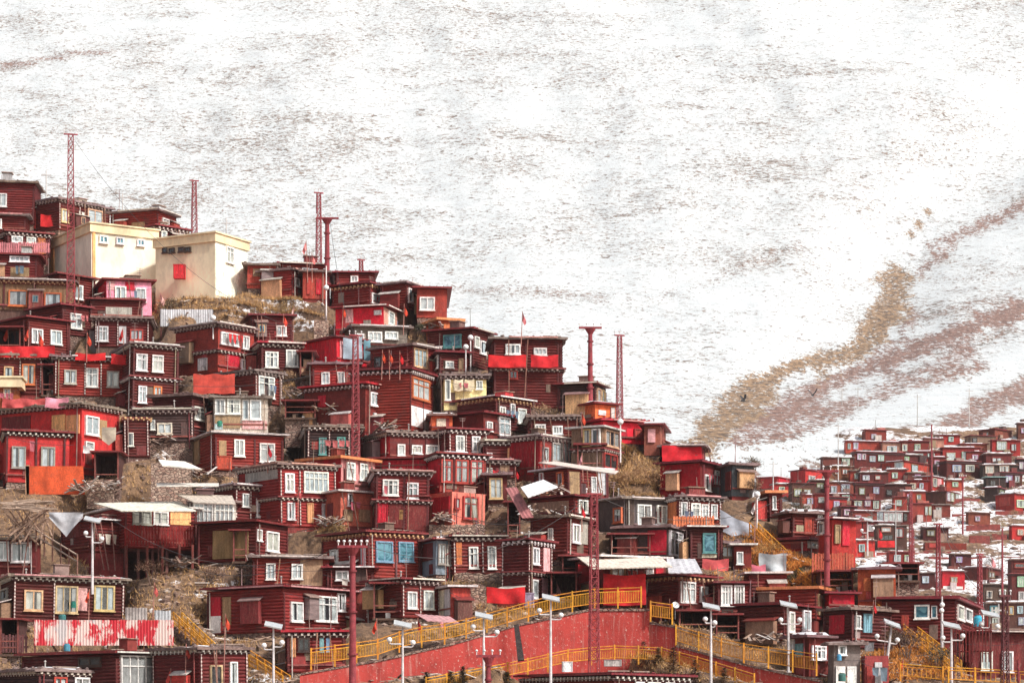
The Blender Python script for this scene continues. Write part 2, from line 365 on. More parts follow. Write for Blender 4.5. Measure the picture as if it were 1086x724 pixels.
def build_house(s):
    s.rnd.seed(int(s.x0*31+s.yb*17+s.x1*3)); rnd = s.rnd
    h, wr, wl = s.h, s.wr, s.wl; far = s.far
    root = empty(s.name, s.o, s.ph); root.rotation_euler = (math.radians(rnd.uniform(-.6, .6)), math.radians(rnd.uniform(-1.3, 1.3)), s.ph)
    tag(root, s.label, s.cat, s.group or ("houses of the far village" if far else "red houses on the slope"))
    wk, eave, roof = s.sty[0], s.sty[1], s.sty[2]; posts = 'x' in s.sty
    col = vary(PAL[s.col] if isinstance(s.col, str) else s.col) if s.sty[0] != 'c' else (PAL[s.col] if isinstance(s.col, str) else s.col)
    if not far and s.sty[0] != 'c': q_ = rnd.choice((.55, .75, .9, 1, 1.1, 1.3)); col = (min(.8, col[0]*q_), col[1]*q_, col[2]*q_)
    if far: q_ = rnd.choice((.45, .6, .75, .95)); col = (col[0]*q_, col[1]*q_*.9, col[2]*q_*.75)
    if far and rnd.random() < .2: col = (col[0]*.6+.03, col[1]*.8+.02, col[2]*.8+.012)
    matw = dict(l=M_LOG, b=M_PLASTER, k=M_BRICK, p=M_PLANK, s=M_METAL, c=M_CREAM)[wk]
    zt = h-.18 if roof != 'n' else h
    mb = MB(); wall_geo(mb, s, wk, wr, wl, -.05 if wk != 'c' else -.8, zt)
    w_ = mb.build("wall", matw, root, col)
    if s.col2:                             # front in another paint; the cream building's carries sunlit tone in its colour
        c2 = PAL[s.col2] if isinstance(s.col2, str) else s.col2
        mb = MB(); mb.box(.02, -.05 if wk != 'l' else -.10, 0, wr-.02, -.004, zt-.02)
        mb.build("front_panel", M_PLASTER if wk in 'bcs' else M_LOG, root, vary(c2))
    k = rnd.random(); mb = MB()
    if s.drop:
        for j in range(6): mb.box(wr*j/5-.1+(.15 if j == 0 else -.15 if j == 5 else 0), .12, -s.drop-1.2, wr*j/5+.1, .32, -.05)
        mb.box(.1, .3, -.25, wr-.1, wl, -.051); mb.box(.3, wl-.6, -s.drop-1, wr-.3, wl-.4, -.251)
        mb.build("stilts_frame", M_WOOD, root, (.14,.05,.045))
    else:
        mb.box(.06, .06, -3.2 if not far else -2.2, wr-.06, wl-.06, -.05)
        if s.sty[0] == 'c': k = .5
        mb.build("foundation", M_STONE if k < .42 else M_PLASTER if k < .72 else M_PLANK, root, vary((.84,.66,.40) if s.sty[0] == "c" else (.22,.035,.03) if k < .85 else (.14,.08,.06)))
    # roof
    ov = .42 if not far else .3
    if s.sty[0] == 'c': ov = .18
    RC = dict(m=(.20,.025,.03), g=(.26,.19,.17), s=(.24,.14,.13), w=(.62,.58,.56), o=(.62,.22,.09), r=(.42,.02,.035), n=col, k=(.82,.66,.42), b=(.30,.45,.50))
    rc = vary(RC[roof])
    if roof != 'n':
        th = .13 if roof in 'mrwb' else .2
        if roof == 'k': th = .75
        mb = MB(); a0, a1, b0, b1 = -ov, wr+ov, -ov, wl+ov
        if roof in 'gs':                   # uneven layered covering
            nx, ny = max(3, int((a1-a0)/.7)), max(2, int((b1-b0)/.9)); k = len(mb.v); J = {}
            for i in range(nx+1):
                for j in range(ny+1):
                    e = i in (0, nx) or j in (0, ny)
                    J[i, j] = (a0+(a1-a0)*i/nx+rnd.uniform(-.07, .07), b0+(b1-b0)*j/ny+rnd.uniform(-.07, .07), h+(rnd.uniform(-.10, .03) if e else rnd.uniform(-.02, .12)))
            for lay in (0, 1):
                for i in range(nx+1):
                    for j in range(ny+1):
                        x, y, z = J[i, j]; mb.v.append((x, y, z if lay == 0 else h-.2+(z-h)*.3))
            N = (nx+1)*(ny+1); ix = lambda i, j, l: k+l*N+i*(ny+1)+j
            for i in range(nx):
                for j in range(ny):
                    mb.f.append((ix(i,j,0), ix(i+1,j,0), ix(i+1,j+1,0), ix(i,j+1,0))); mb.f.append((ix(i,j,1), ix(i,j+1,1), ix(i+1,j+1,1), ix(i+1,j,1)))
            for i in range(nx):
                mb.f.append((ix(i,0,1), ix(i+1,0,1), ix(i+1,0,0), ix(i,0,0))); mb.f.append((ix(i,ny,0), ix(i+1,ny,0), ix(i+1,ny,1), ix(i,ny,1)))
            for j in range(ny):
                mb.f.append((ix(0,j,0), ix(0,j+1,0), ix(0,j+1,1), ix(0,j,1))); mb.f.append((ix(nx,j,1), ix(nx,j+1,1), ix(nx,j+1,0), ix(nx,j,0)))
            for _ in range(int((a1-a0)*(2.2 if not far else .5))):      # stones that hold the covering down
                if rnd.random() < .6: x, y = rnd.uniform(a0+.1, a1-.1), b0+rnd.uniform(.08, .5)
                else: x, y = a0+rnd.uniform(.08, .4), rnd.uniform(b0+.1, b1-.1)
                mb.rock((x, y, h+.05), rnd.uniform(.07, .17), rnd)
        else:
            tilt = rnd.uniform(-.05, .10) if roof in 'mrw' else 0
            n = len(mb.v)
            def zz(y): return h+tilt*(y-b0)/(b1-b0)
            ps = [(a0,b0),(a1,b0),(a1,b1),(a0,b1)]
            mb.v += [(x, y, zz(y)-th) for x, y in ps]+[(x, y, zz(y)) for x, y in ps]
            mb.f += [(n,n+3,n+2,n+1),(n+4,n+5,n+6,n+7),(n,n+1,n+5,n+4),(n+1,n+2,n+6,n+5),(n+2,n+3,n+7,n+6),(n+3,n,n+4,n+7)]
            if roof in 'mr' and not far:
                for x in np.arange(a0+.3, a1-.2, .6): mb.box(x, b0+.02, h-.01, x+.05, b1-.02, h+.05+tilt)
                for _ in range(rnd.randint(0, 4)): mb.rock((rnd.uniform(a0+.2, a1-.2), b0+rnd.uniform(.2, .9), h+.06+max(0, tilt)), rnd.uniform(.06, .14), rnd)
        ro = mb.build("roof", M_CREAM if roof == 'k' else M_METAL if roof in 'mrwob' else M_ROOF, root, rc)
        if roof == 'k':
            mb = MB(); mb.box(a0-.12, b0-.12, h-.005, a1+.12, b1+.12, h+.13); mb.build("cornice", M_CREAM, ro, (.84,.70,.46))
        if roof == 's' or (roof in 'gm' and rnd.random() < (.7 if far else .16)):
            mb = MB(); nx, ny = max(4, int((a1-a0)/.5)), 5; k = 0; lo = 0 if roof == 's' else rnd.uniform(0, .4); hi = 1 if roof == 's' else rnd.uniform(.6, 1)
            for i in range(nx+1):
                for j in range(ny+1):
                    e = i in (0, nx) or j in (0, ny)
                    x = a0+.05+(a1-a0-.1)*(lo+(hi-lo)*i/nx)+rnd.uniform(-.1, .1); y = b0+.04+(b1-b0-.1)*j/ny+(rnd.uniform(0, .25) if j == 0 else 0)
                    mb.v.append((x, y, h-.10 if e else h+.13+rnd.uniform(0, .07)))
            for i in range(nx):
                for j in range(ny):
                    a = i*(ny+1)+j; mb.f.append((a, a+ny+1, a+ny+2, a+1))
            mb.build("snow_cap", M_SNOW, ro, smooth=True)
    else: ro = root
    if not far and roof in 'mgr' and rnd.random() < .45:     # pale strip nailed along the eave, as on many of these roofs
        mb = MB(); e = h-.01; a_ = rnd.uniform(0, .3)*wr; b_ = wr*rnd.uniform(.75, 1)
        mb.box(a_-ov*.9, -ov-.09, e-.10, b_+ov*.9, -ov-.075, e+.0)
        if rnd.random() < .5: mb.box(-ov-.09, -ov, e-.10, -ov-.075, wl*.8, e)
        mb.build("edge_strip", M_METAL, ro, vary(rnd.choice(((.72,.64,.60), (.60,.30,.28), (.66,.60,.52), (.75,.72,.70)))))
    # eave boards and block ends
    def cornice(zb, par, white=True, o=0.0, sz=1.0):
        mb = MB(); d = .16+o
        mb.box(-d, -d, zb-.30*sz, wr+d, -.002, zb-.02); mb.box(-d, .0, zb-.30*sz, -.002, wl, zb-.02); mb.box(wr+.002, 0, zb-.30*sz, wr+d, wl, zb-.02)
        e = mb.build("eave_board", M_TRIM, par, (.07,.025,.025) if white else (.17,.04,.03))
        if far: return
        mb = MB(); st = .42; d2 = d+.15; q_ = zb-.19*sz; mb.box(.0, -d-.025, q_, wr, -d-.001, q_+.02); mb.box(-d-.025, 0, q_, -d-.001, wl, q_+.02); mb.box(wr+d+.001, 0, q_, wr+d+.025, wl, q_+.02); mb.box(-d-.025, -d-.025, q_, 0, -d-.001, q_+.02); mb.box(-d-.025, -d-.001, q_, -d-.001, 0, q_+.02); mb.box(wr, -d-.025, q_, wr+d+.025, -d-.001, q_+.02)
        for u in np.arange(.05, wr-.05, st):
            mb.box(u, -d2, zb-.17*sz, u+.15, -d-.002, zb-.03)
            mb.box(u+.2, -d-.03, zb-.29*sz, u+.28, -d-.002, zb-.2*sz)
        for u in np.arange(.05, wl-.05, st):
            mb.box(-d2, u, zb-.17*sz, -d-.002, u+.15, zb-.03); mb.box(-d-.03, u+.2, zb-.29*sz, -d-.002, u+.28, zb-.2*sz)
        for u in np.arange(.05, wl-.05, st): mb.box(wr+d+.002, u, zb-.17*sz, wr+d2, u+.15, zb-.03)
        mb.build("dentil_trim", M_TRIM, e, vary(rnd.choice(((.78,.74,.70), (.66,.58,.52), (.52,.42,.38), (.72,.66,.60))) if white else (.62,.40,.22)))
    if eave in 'do': cornice(zt, ro, eave == 'd')
    for yb_ in s.bands:
        z = s.uz(s.xc+1 if s.x1 > s.xc+2 else s.x0, yb_)[2]
        if .8 < z < h-1: 
            mb = MB(); mb.box(-.34, -.34, z-.02, wr+.34, -.003, z+.09); mb.box(-.34, 0, z-.02, -.003, wl, z+.09)
            lo = mb.build("storey_ledge", M_METAL, root, (.24,.05,.05)); cornice(z, lo, eave != 'o', 0, .8)
    # corner posts painted with pale dots
    def post(f, u, z1=None):
        z1 = z1 or zt-.3; mb = MB(); q = .12
        if f == 'R': mb.box(u-.07, -q, 0, u+.07, -.003, z1)
        else: mb.box(-q, u-.07, 0, -.003, u+.07, z1)
        po = mb.build("post", M_TRIM, root, (.10,.02,.02))
        if far or not posts: return
        mb = MB()
        mb.box(u-.012, -q-.012, .1, u+.012, -q-.0005, z1-.05) if f == 'R' else mb.box(-q-.012, u-.012, .1, -q-.0005, u+.012, z1-.05)
        for z in np.arange(.1, z1-.05, .24):
            if f == 'R': mb.box(u-.045, -q-.02, z, u+.045, -q-.001, z+.11)
            else: mb.box(-q-.02, u-.045, z, -q-.001, u+.045, z+.11)
        mb.build("painted_dots", M_TRIM, po, (.66,.55,.50))
    if posts or (wk == 'l' and not far):
        post('R', .07); post('R', wr-.07)
        if s.x0 < s.xc: post('L', wl-.07)
    # patched, propped and piped: the makeshift bits every wall carries
    if not far and s.sty[0] != 'c':
        def BX(mb, f, a, b, c_, d, p, q):
            if f == 'R': mb.box(a, -q, c_, b, -p, d)
            else: mb.box(-q, a, c_, -p, b, d)
        for f, L in (('R', wr), ('L', wl if s.x0 < s.xc else 0)):
            if L < 1.6: continue
            for _ in range(rnd.choice((0, 1, 1, 2))):            # boards nailed on
                a = rnd.uniform(.2, L-.9); ww = rnd.uniform(.3, .9); z = rnd.uniform(0, max(.1, h*.3)); mb = MB(); BX(mb, f, a, a+ww, z, z+rnd.uniform(.4, 1.1), .0, .088+rnd.uniform(0, .004))
                mb.build("patch_board", rnd.choice((M_PLANK, M_METAL, M_PLASTER)), root, vary(rnd.choice(((.30,.05,.045), (.20,.13,.10), (.34,.27,.22), (.09,.05,.045), (.42,.06,.06), (.16,.03,.03))), .2))
            if rnd.random() < .55:                               # horizontal beam under the windows
                z = rnd.uniform(.25, .6); mb = MB(); BX(mb, f, 0, L, z, z+.12, .06, .15); mb.build("sill_beam", M_TRIM, root, vary((.26,.07,.06), .3))
            if rnd.random() < .5:
                u = rnd.choice((.3, L-.3)) ; mb = MB(); q = .2
                mb.bar((u, -q, -.6) if f == 'R' else (-q, u, -.6), (u, -q, zt-.1) if f == 'R' else (-q, u, zt-.1), .045, n=6)
                mb.build("drainpipe", M_METAL, root, vary(rnd.choice(((.5,.46,.42), (.22,.05,.05), (.30,.22,.18)))))
        if rnd.random() < .6:                                    # slack wire along the front
            mb = MB(); y = -.5; n = 10; za, zb_ = zt-rnd.uniform(.3, .8), zt-rnd.uniform(.3, 1.0)
            pts = [(-.3+(wr+.6)*i/n, y, za+(zb_-za)*i/n-.25*math.sin(math.pi*i/n)) for i in range(n+1)]
            for p, q in zip(pts[:-1], pts[1:]): mb.bar(p, q, .016, n=3)
            mb.build("wire", M_DARK, root)
            if rnd.random() < .45:                               # washing on it
                mb = MB(); u = rnd.uniform(.3, max(.4, wr-1.4))
                for k_ in range(rnd.randint(1, 4)):
                    ww = rnd.uniform(.25, .5); zz = za-.3; hh = rnd.uniform(.4, .9); q = len(mb.v)
                    mb.v += [(u, y, zz), (u+ww, y+.04, zz-.03), (u+ww*.9, y+.1, zz-hh), (u+.04, y-.05, zz-hh*rnd.uniform(.8, 1))]; mb.f.append((q, q+1, q+2, q+3)); u += ww+.08
                mb.build("washing", M_CLOTH, root, vary(rnd.choice(((.5,.03,.04), (.45,.06,.05), (.62,.55,.5), (.40,.10,.12), (.12,.16,.22)))))
        if rnd.random() < .3 and wr > 2:                         # slanting poles propping the eave
            mb = MB()
            for _ in range(rnd.randint(1, 3)):
                u = rnd.uniform(.2, wr-.2); mb.bar((u, -1.0, -1.4), (u+rnd.uniform(-.5, .5), -.35, zt), .05, .04, 5)
            mb.build("prop_pole", M_WOOD, root, vary((.24,.12,.09), .3))
    # windows, doors, boards
    top = zt-(.32 if eave in 'do' else .06)
    used = {'R': [], 'L': []}
    for i, wd in enumerate(s.wins):
        x, y, ww, hh, code = wd
        if code == '|':
            f, u, z = s.uz(x, y or s.yb); post(f, u); continue
        xa = min(max(x, s.x0+.3), s.x1-1); xb = min(max(x+ww, xa+1), s.x1-.3)
        fm = 'L' if (x+ww/2 < s.xc and s.x0 < s.xc) else 'R'
        if fm == 'L': xb = min(xb, s.xc-.2)
        else: xa = max(xa, s.xc+.2)
        if xb-xa < 1: continue
        _, ua, z1 = s.uz(xa, y) if fm == s.uz(xa, y)[0] else s.uz(xa+.3, y); _, ub, _ = s.uz(xb, y); xm = (xa+xb)/2
        _, _, z1 = s.uz(xm, y); _, _, z0 = s.uz(xm, y+hh)
        u0, u1 = sorted((ua, ub)); L = wr if fm == 'R' else wl
        u0 = max(.08, u0); u1 = min(L-.08, u1)
        dz = (z1-top) if z1 > top else 0
        z1 -= dz; z0 = max(.03, z0-dz*.6)
        if u1-u0 < .22 or z1-z0 < .25: continue
        if code[0] in 'DP':
            c = vary(LET.get(code[1], LET['n']), .1); mb = MB(); q = .10
            def B(a, b, c_, d, p, q):
                if fm == 'R': mb.box(a, -q, c_, b, -p, d)
                else: mb.box(-q, a, c_, -p, b, d)
            if code[0] == 'D':
                z0 = max(0.02, min(z0, .3)) if z0 < .8 else z0
                B(u0, u0+.09, z0, z1, 0, .16); B(u1-.09, u1, z0, z1, 0, .16); B(u0+.09, u1-.09, z1-.09, z1, 0, .16)
                fo = mb.build("door_frame", M_TRIM, root, tuple(k*.7 for k in c)); mb = MB(); n = max(2, int((u1-u0)/.25))
                for k in range(n): B(u0+.09+(u1-u0-.18)*k/n+.008, u0+.09+(u1-u0-.18)*(k+1)/n-.008, z0, z1-.09, 0, .11)
                mb.build("door_leaf", M_PLANK, fo, c)
            else:
                n = max(1, int((u1-u0)/.9))
                for k in range(n): B(u0+(u1-u0)*k/n+.01, u0+(u1-u0)*(k+1)/n-.01, z0, z1, 0, .10+.01*(k % 2))
                mb.build("board_panel", M_METAL if code.endswith('s') else M_PLASTER if code.endswith('f') else M_PLANK, root, c)
        else: win_geo(s, root, fm, u0, u1, z0, z1, code, far, i)
    # rooms and boxes built out where the wall is blank, and things on the roof
    if not far and s.sty[0] != 'c' and h > 1.8:
        for f, L in (('R', wr), ('L', wl if s.x0 < s.xc else 0)):
            cl = lambda wx: max(0, min(L, s.uz(max(s.xc, min(s.x1, wx)) if f == 'R' else min(s.xc-.3, wx), s.yb)[1]))
            iv = sorted(sorted((cl(w_i[0]), cl(w_i[0]+w_i[2]))) for w_i in s.wins if w_i[4] != '|' and ((w_i[0]+w_i[2]/2 >= s.xc or s.x0 == s.xc) == (f == 'R')))
            prev = 0; gaps = []
            for p_, q_ in iv:
                if p_ > prev: gaps.append((prev, p_))
                prev = max(prev, q_)
            gaps.append((prev, L))
            for a, b in gaps:
                if b-a < 1.3 or rnd.random() > .62: continue
                ww = min(b-a-.3, rnd.uniform(.8, 2.4)); a += rnd.uniform(.12, max(.13, b-a-ww-.1)); dd = rnd.uniform(.35, .9); z0 = rnd.choice((0, 0, rnd.uniform(.3, .9))); z1 = min(h-.75, z0+rnd.uniform(1.0, 1.8))
                if z1-z0 < .7: continue
                cc = vary(rnd.choice(((.20,.03,.03), (.34,.05,.04), (.12,.04,.035), (.30,.18,.12), (.50,.05,.04), (.26,.20,.18), (.55,.30,.16), (.42,.10,.09))), .25)
                mb = MB()
                if f == 'R': mb.box(a, -dd, z0-(.3 if z0 == 0 else 0), a+ww, -.11, z1)
                else: mb.box(-dd, a, z0-(.3 if z0 == 0 else 0), -.11, a+ww, z1)
                bay = mb.build("built_out_bay", rnd.choice((M_PLANK, M_METAL, M_LOG, M_PLASTER)), root, cc)
                mb = MB(); o_ = .14
                if f == 'R':
                    q = len(mb.v); mb.v += [(a-o_, -dd-o_, z1-.02), (a+ww+o_, -dd-o_, z1-.02), (a+ww+o_, -.12, z1+.22), (a-o_, -.12, z1+.22), (a-o_, -dd-o_, z1+.05), (a+ww+o_, -dd-o_, z1+.05), (a+ww+o_, -.12, z1+.29), (a-o_, -.12, z1+.29)]
                else:
                    q = len(mb.v); mb.v += [(-dd-o_, a+ww+o_, z1-.02), (-dd-o_, a-o_, z1-.02), (-.12, a-o_, z1+.22), (-.12, a+ww+o_, z1+.22), (-dd-o_, a+ww+o_, z1+.05), (-dd-o_, a-o_, z1+.05), (-.12, a-o_, z1+.29), (-.12, a+ww+o_, z1+.29)]
                mb.f += [(q,q+3,q+2,q+1),(q+4,q+5,q+6,q+7),(q,q+1,q+5,q+4),(q+1,q+2,q+6,q+5),(q+2,q+3,q+7,q+6),(q+3,q,q+4,q+7)]
                mb.build("bay_roof", M_METAL, bay, vary(rnd.choice(((.20,.03,.03), (.50,.44,.40), (.30,.20,.17), (.60,.55,.52)))))
                if rnd.random() < .6 and f == 'R' and ww > .8:
                    mb = MB(); x = a+ww*.5; zz = (z0+z1)/2; mb.box(x-.26, -dd-.06, zz-.25, x+.26, -dd-.002, zz+.4); fr_ = mb.build("small_window_frame", M_TRIM, bay, vary(rnd.choice((LET['w'], LET['y'], LET['r'], LET['g']))))
                    mb = MB(); mb.box(x-.19, -dd-.075, zz-.18, x-.02, -dd-.061, zz+.33); mb.box(x+.02, -dd-.075, zz-.18, x+.19, -dd-.061, zz+.33); mb.build("pane", M_BLUEGL if rnd.random() < .4 else M_DARK, fr_)
        if rnd.random() < .32 and wr > 2.5 and wl > 2.5:
            x, y = rnd.uniform(.2, wr-1.4), rnd.uniform(.3, max(.4, wl-2)); a, b_, c_ = rnd.uniform(.7, 1.3), rnd.uniform(.6, 1.1), rnd.uniform(.35, .9)
            mb = MB(); mb.box(x, y, h+.02, x+a, y+b_, h+c_); hu = mb.build("roof_hutch", rnd.choice((M_PLANK, M_METAL, M_CLOTH)), ro, vary(rnd.choice(((.22,.04,.035), (.40,.30,.24), (.5,.5,.5), (.48,.04,.04), (.16,.10,.08)))))
            mb = MB(); mb.box(x-.1, y-.1, h+c_+.001, x+a+.1, y+b_+.1, h+c_+.06); mb.build("hutch_lid", M_METAL, hu, vary((.35,.22,.18)))
        for _ in range(rnd.choice((0, 0, 1, 1, 2))):
            mb = MB(); x, y = rnd.uniform(0, wr), rnd.uniform(0, wl); k = rnd.uniform(.8, 2.4); mb.bar((x, y, h-.05), (x+rnd.uniform(-.12, .12), y, h+k), .028, .018, 5)
            if rnd.random() < .4:
                for q in (.98, .85, .72): mb.bar((x-.3*q, y, h+k*q), (x+.3*q, y, h+k*q), .014, n=4)
            mb.build("antenna_mast", M_METAL, ro, vary((.32,.22,.20), .3))
    if far:
        for _ in range(rnd.choice((0, 1, 2))):
            x, y = rnd.uniform(0, max(.1, wr-1.2)), rnd.uniform(.2, 1.2); a, c_ = rnd.uniform(.5, 1.6), rnd.uniform(.3, .9); mb = MB(); mb.box(x, y, h+.02, x+a, y+1, h+c_)
            mb.build("roof_hutch", rnd.choice((M_PLANK, M_METAL, M_RUBW)), ro, vary(rnd.choice(((.18,.04,.035), (.30,.22,.18), (.10,.05,.045), (.40,.12,.10)))))
        if rnd.random() < .5:
            mb = MB(); x = rnd.uniform(0, wr); mb.bar((x, 0, h-.05), (x, 0, h+rnd.uniform(1, 2.6)), .05, .04, 4); mb.build("antenna_mast", M_METAL, ro, (.25,.16,.14))
        if rnd.random() < .5 and wr > 2:
            mb = MB(); a = rnd.uniform(0, wr-1.5); mb.box(a, -.55, -.4, a+rnd.uniform(.8, 1.5), -.06, rnd.uniform(.6, 1.3)); mb.build("lean_to", rnd.choice((M_PLANK, M_METAL)), root, vary(rnd.choice(((.18,.03,.03), (.30,.20,.15), (.08,.04,.035), (.5,.42,.4)))))
    # roof clutter
    if not far and rnd.random() < .35 and s.sty[2] in 'mg':
        mb = MB(); x, y = rnd.uniform(.6, max(.7, wr-.6)), rnd.uniform(.6, max(.7, wl*.5)); k = rnd.uniform(.4, .75)
        mb.bar((x, y, h), (x, y, h+k), .055, .05, 8); mb.bar((x, y, h+k), (x, y, h+k+.10), .11, .03, 8)
        mb.build("chimney_pipe", M_METAL, ro, (.35,.32,.30))
    if not far and rnd.random() < .5 and wr > 3:
        mb = MB(); 
        for k in range(rnd.randint(2, 5)):
            x = rnd.uniform(.3, wr-1.5); y = rnd.uniform(.2, 1.4); a = rnd.uniform(-.4, .4); L = rnd.uniform(1, 2.4)
            mb.bar((x, y, h+.14), (x+L*math.cos(a), y+L*math.sin(a), h+.16), .05, .045, 5)
        mb.build("roof_pole", M_WOOD, ro, (.30,.22,.18))
    return root

# ---------------------------------------------------------------- terrain
CREST = [(-900,140),(-300,165),(0,222),(60,236),(130,246),(200,262),(262,290),(300,306),(345,318),(400,322),(440,332),(475,352),(520,398),(590,428),(640,452),(690,470),(730,490),(780,506),
         (815,530),(850,556),(900,584),(930,604),(965,622),(1000,640),(1030,655),(1060,680),(1100,705),(1200,745),(1500,830),(2500,900)]
CX = np.array([c[0] for c in CREST], float); CY = np.array([c[1] for c in CREST], float)
def nearZ(X, Y):
    x = 543+F*X/Y; yy = 724-(Y-165)/.145; yt = np.interp(x, CX, CY)
    Zs = ZC+(HY-yy)/F*Y; Dt = 165+(724-yt)*.145; Zt = ZC+(HY-yt)/F*Dt; d = np.maximum(0, Y-Dt)
    return np.where(yy >= yt, Zs, Zt-.25*d-.012*d*d)
class Terrain:
    def __init__(s, x0, x1, y0, y1, st, fn):
        s.xs = np.arange(x0, x1+st, st); s.ys = np.arange(y0, y1+st, st); s.X, s.Y = np.meshgrid(s.xs, s.ys); s.Z = fn(s.X, s.Y); s.st = st
    def rough(s, amp, sc):
        for j in range(s.Z.shape[0]):
            for i in range(s.Z.shape[1]):
                s.Z[j, i] += amp*noise.noise((s.xs[i]*sc, s.ys[j]*sc, 0))+amp*.5*noise.noise((s.xs[i]*sc*2.7, s.ys[j]*sc*2.7, 5))
    def dist(s, ox, oy, c, sn, L, W, v0=0):       # distance outside an oriented rectangle
        dx, dy = s.X-ox, s.Y-oy; u = dx*c+dy*sn; v = -dx*sn+dy*c
        du = np.maximum(np.maximum(-u, u-L), 0); dv = np.maximum(np.maximum(v0-v, v-W), 0)
        return np.hypot(du, dv)
    def fill(s, z, d, slope=1.3, m=.7): s.Z = np.maximum(s.Z, z-np.maximum(0, d-m)*slope) 
    def cut(s, z, d, slope=1.4, m=.9): s.Z = np.minimum(s.Z, z+np.maximum(0, d-m)*slope)
    def h(s, x, y):
        i = (x-s.xs[0])/s.st; j = (y-s.ys[0])/s.st; i = min(max(i, 0), len(s.xs)-1.001); j = min(max(j, 0), len(s.ys)-1.001)
        a, b = int(i), int(j); p, q = i-a, j-b; Z = s.Z
        return float(Z[b,a]*(1-p)*(1-q)+Z[b,a+1]*p*(1-q)+Z[b+1,a]*(1-p)*q+Z[b+1,a+1]*p*q)
    def mesh(s, name, mat):
        ny, nx = s.Z.shape; v = np.stack([s.X, s.Y, s.Z], -1).reshape(-1, 3)
        i, j = np.meshgrid(np.arange(nx-1), np.arange(ny-1)); a = (j*nx+i).ravel()
        f = np.stack([a, a+1, a+nx+1, a+nx], -1)
        me = bpy.data.meshes.new(name); me.from_pydata(v.tolist(), [], f.tolist()); me.materials.append(mat)
        me.polygons.foreach_set("use_smooth", [True]*len(me.polygons))
        o = bpy.data.objects.new(name, me); COL.objects.link(o); o["kind"] = "structure"; return o
NEAR = Terrain(-100, 92, 120, 300, .8, nearZ)
def farZ(X, Y): return ZC+(HY-(724-(Y-330)/.62))/F*Y
FAR = Terrain(-150, 165, 215, 498, 1.6, farZ)
# ---------------------------------------------------------------- the village: x0, corner, x1, roof line, base (photo pixels) -> real houses at their distance
WALLS = [(318,714,738, 400,700,724), (400,700,724, 480,682,714), (480,682,714, 545,663,700), (545,663,700, 625,646,692), (625,646,692, 689,646,693), (689.5,660,693.5, 717,664,700), (717,684,702, 790,704,722), (790,704,722, 872,722,742)]
# top of the slope
H(-22,-21,36,191,236,'lng','M',[(-5,205,12,14,'w2')],"highest dark red log house with a torn plank roof, above the long garlanded house")
H(12,62,116,209,243,'ldgx','M',[(92,217,16,17,'y2'),(64,222,8,14,'y2'),(84,226,0,0,'|')],"long log house with white garlanded eaves on the hilltop behind the cream building")
H(118,166,186,221,250,'lng','R',[(171,232,7,9,'w2'),(140,236,14,6,'Pn')],"low log house with a dark flat roof behind the gap of the two cream buildings")
H(140,166,198,238,262,'bdm','M',[(170,245,6,8,'w1')],"small maroon house whose dotted eave peeks out over the cream buildings")
H(53,97,166,237,294,'cnk','W',[(105,250,9,8,'w2b'),(123,252,8,7,'w2b'),(145,254,8,7,'w2b'),(93,238,8,58,'Paf'),(53,240,5,50,'Paf')],"large cream rendered building with three small blue windows and ochre corner quoins",name="cream_building",cat="building",depth=9,D=227)
H(165,228,262,247,313,'cnk',(.95,.80,.56),[(173,263,5,5,'k1d'),(180,263,6,5,'k2d'),(190,262,6,5,'k2d'),(197,262,6,5,'k2d'),(239,262,8,17,'w2t')],"cream building at the slope edge with tiny dark windows and one tall window",name="cream_building",cat="building",depth=9,D=224,col2=(.94,.87,.70))  # shaded side and sunlit front are put into the wall and front colours
H(-18,-17,27,226,248,'lng','R',[(-8,232,10,10,'w2')],"red log house with a ragged roof directly above the pink balcony")
H(-18,8,53,244,270,'ldm','M',[(12,248,12,8,'w2'),(28,248,10,8,'w2'),(40,250,8,14,'Do')],"dark house behind the long pink balcony rail",D=231)
H(-18,-17,39,268,298,'lnm','M',[(10,271,21,6,'w4'),(11,283,20,11,'Pn')],"narrow dark house with a plywood patch, under the pink balcony")
H(30,62,100,289,320,'lnm','M',[(78,302,9,15,'w2'),(44,295,8,10,'w2')],"log house half hidden behind the tallest lattice mast")
H(-18,-17,76,294,327,'pog','N',[(9,307,20,17,'o1'),(47,309,18,15,'o1'),(37,300,0,0,'|'),(4,300,0,0,'|')],"long plank house with two wide orange framed windows and brown block eaves")
H(97,113,161,295,333,'bnm','C',[(122,304,12,15,'w2'),(144,306,11,15,'w2'),(114,297,8,10,'Ppf'),(133,297,10,10,'Pef')],"pink painted house with a crimson side below the cream building",col2='P',name="plaster_house")
H(86,96,150,316,340,'lnm','M',[(112,326,28,10,'Pg')],"low shed with a long maroon awning under the pink house",name="shed",cat="shed")
H(33,66,97,322,354,'lnm','M',[(74,333,12,16,'w2t'),(66,345,8,9,'Pn')],"dark log house with a shallow gable roof and one white window, beneath the tallest mast")
H(97,101,158,335,367,'ldgx','M',[(103,346,12,16,'w2t'),(125,340,0,0,'|'),(138,349,14,12,'r3'),(126,346,8,18,'Ps')],"log house with one white window and one red lattice window below the pink house")
H(-14,30,74,335,376,'lnm','M',[(33,349,12,15,'w2'),(53,351,12,15,'w2'),(4,352,18,16,'k2d')],"dark house with a crimson porch skirt and three prayer flags")
H(-16,-15,44,374,416,'ldgx','M',[(4,388,10,15,'y1'),(23,385,14,22,'o2'),(21,380,0,0,'|')],"log house with a yellow framed window and a tall orange window at the left edge")
H(44,58,138,376,418,'ldgx','R',[(68,392,13,15,'g2'),(91,390,13,20,'w2t'),(113,393,13,17,'g2'),(90,380,0,0,'|'),(107,380,0,0,'|')],"long log house with bold white block eaves and three windows, red cloth on its roof")
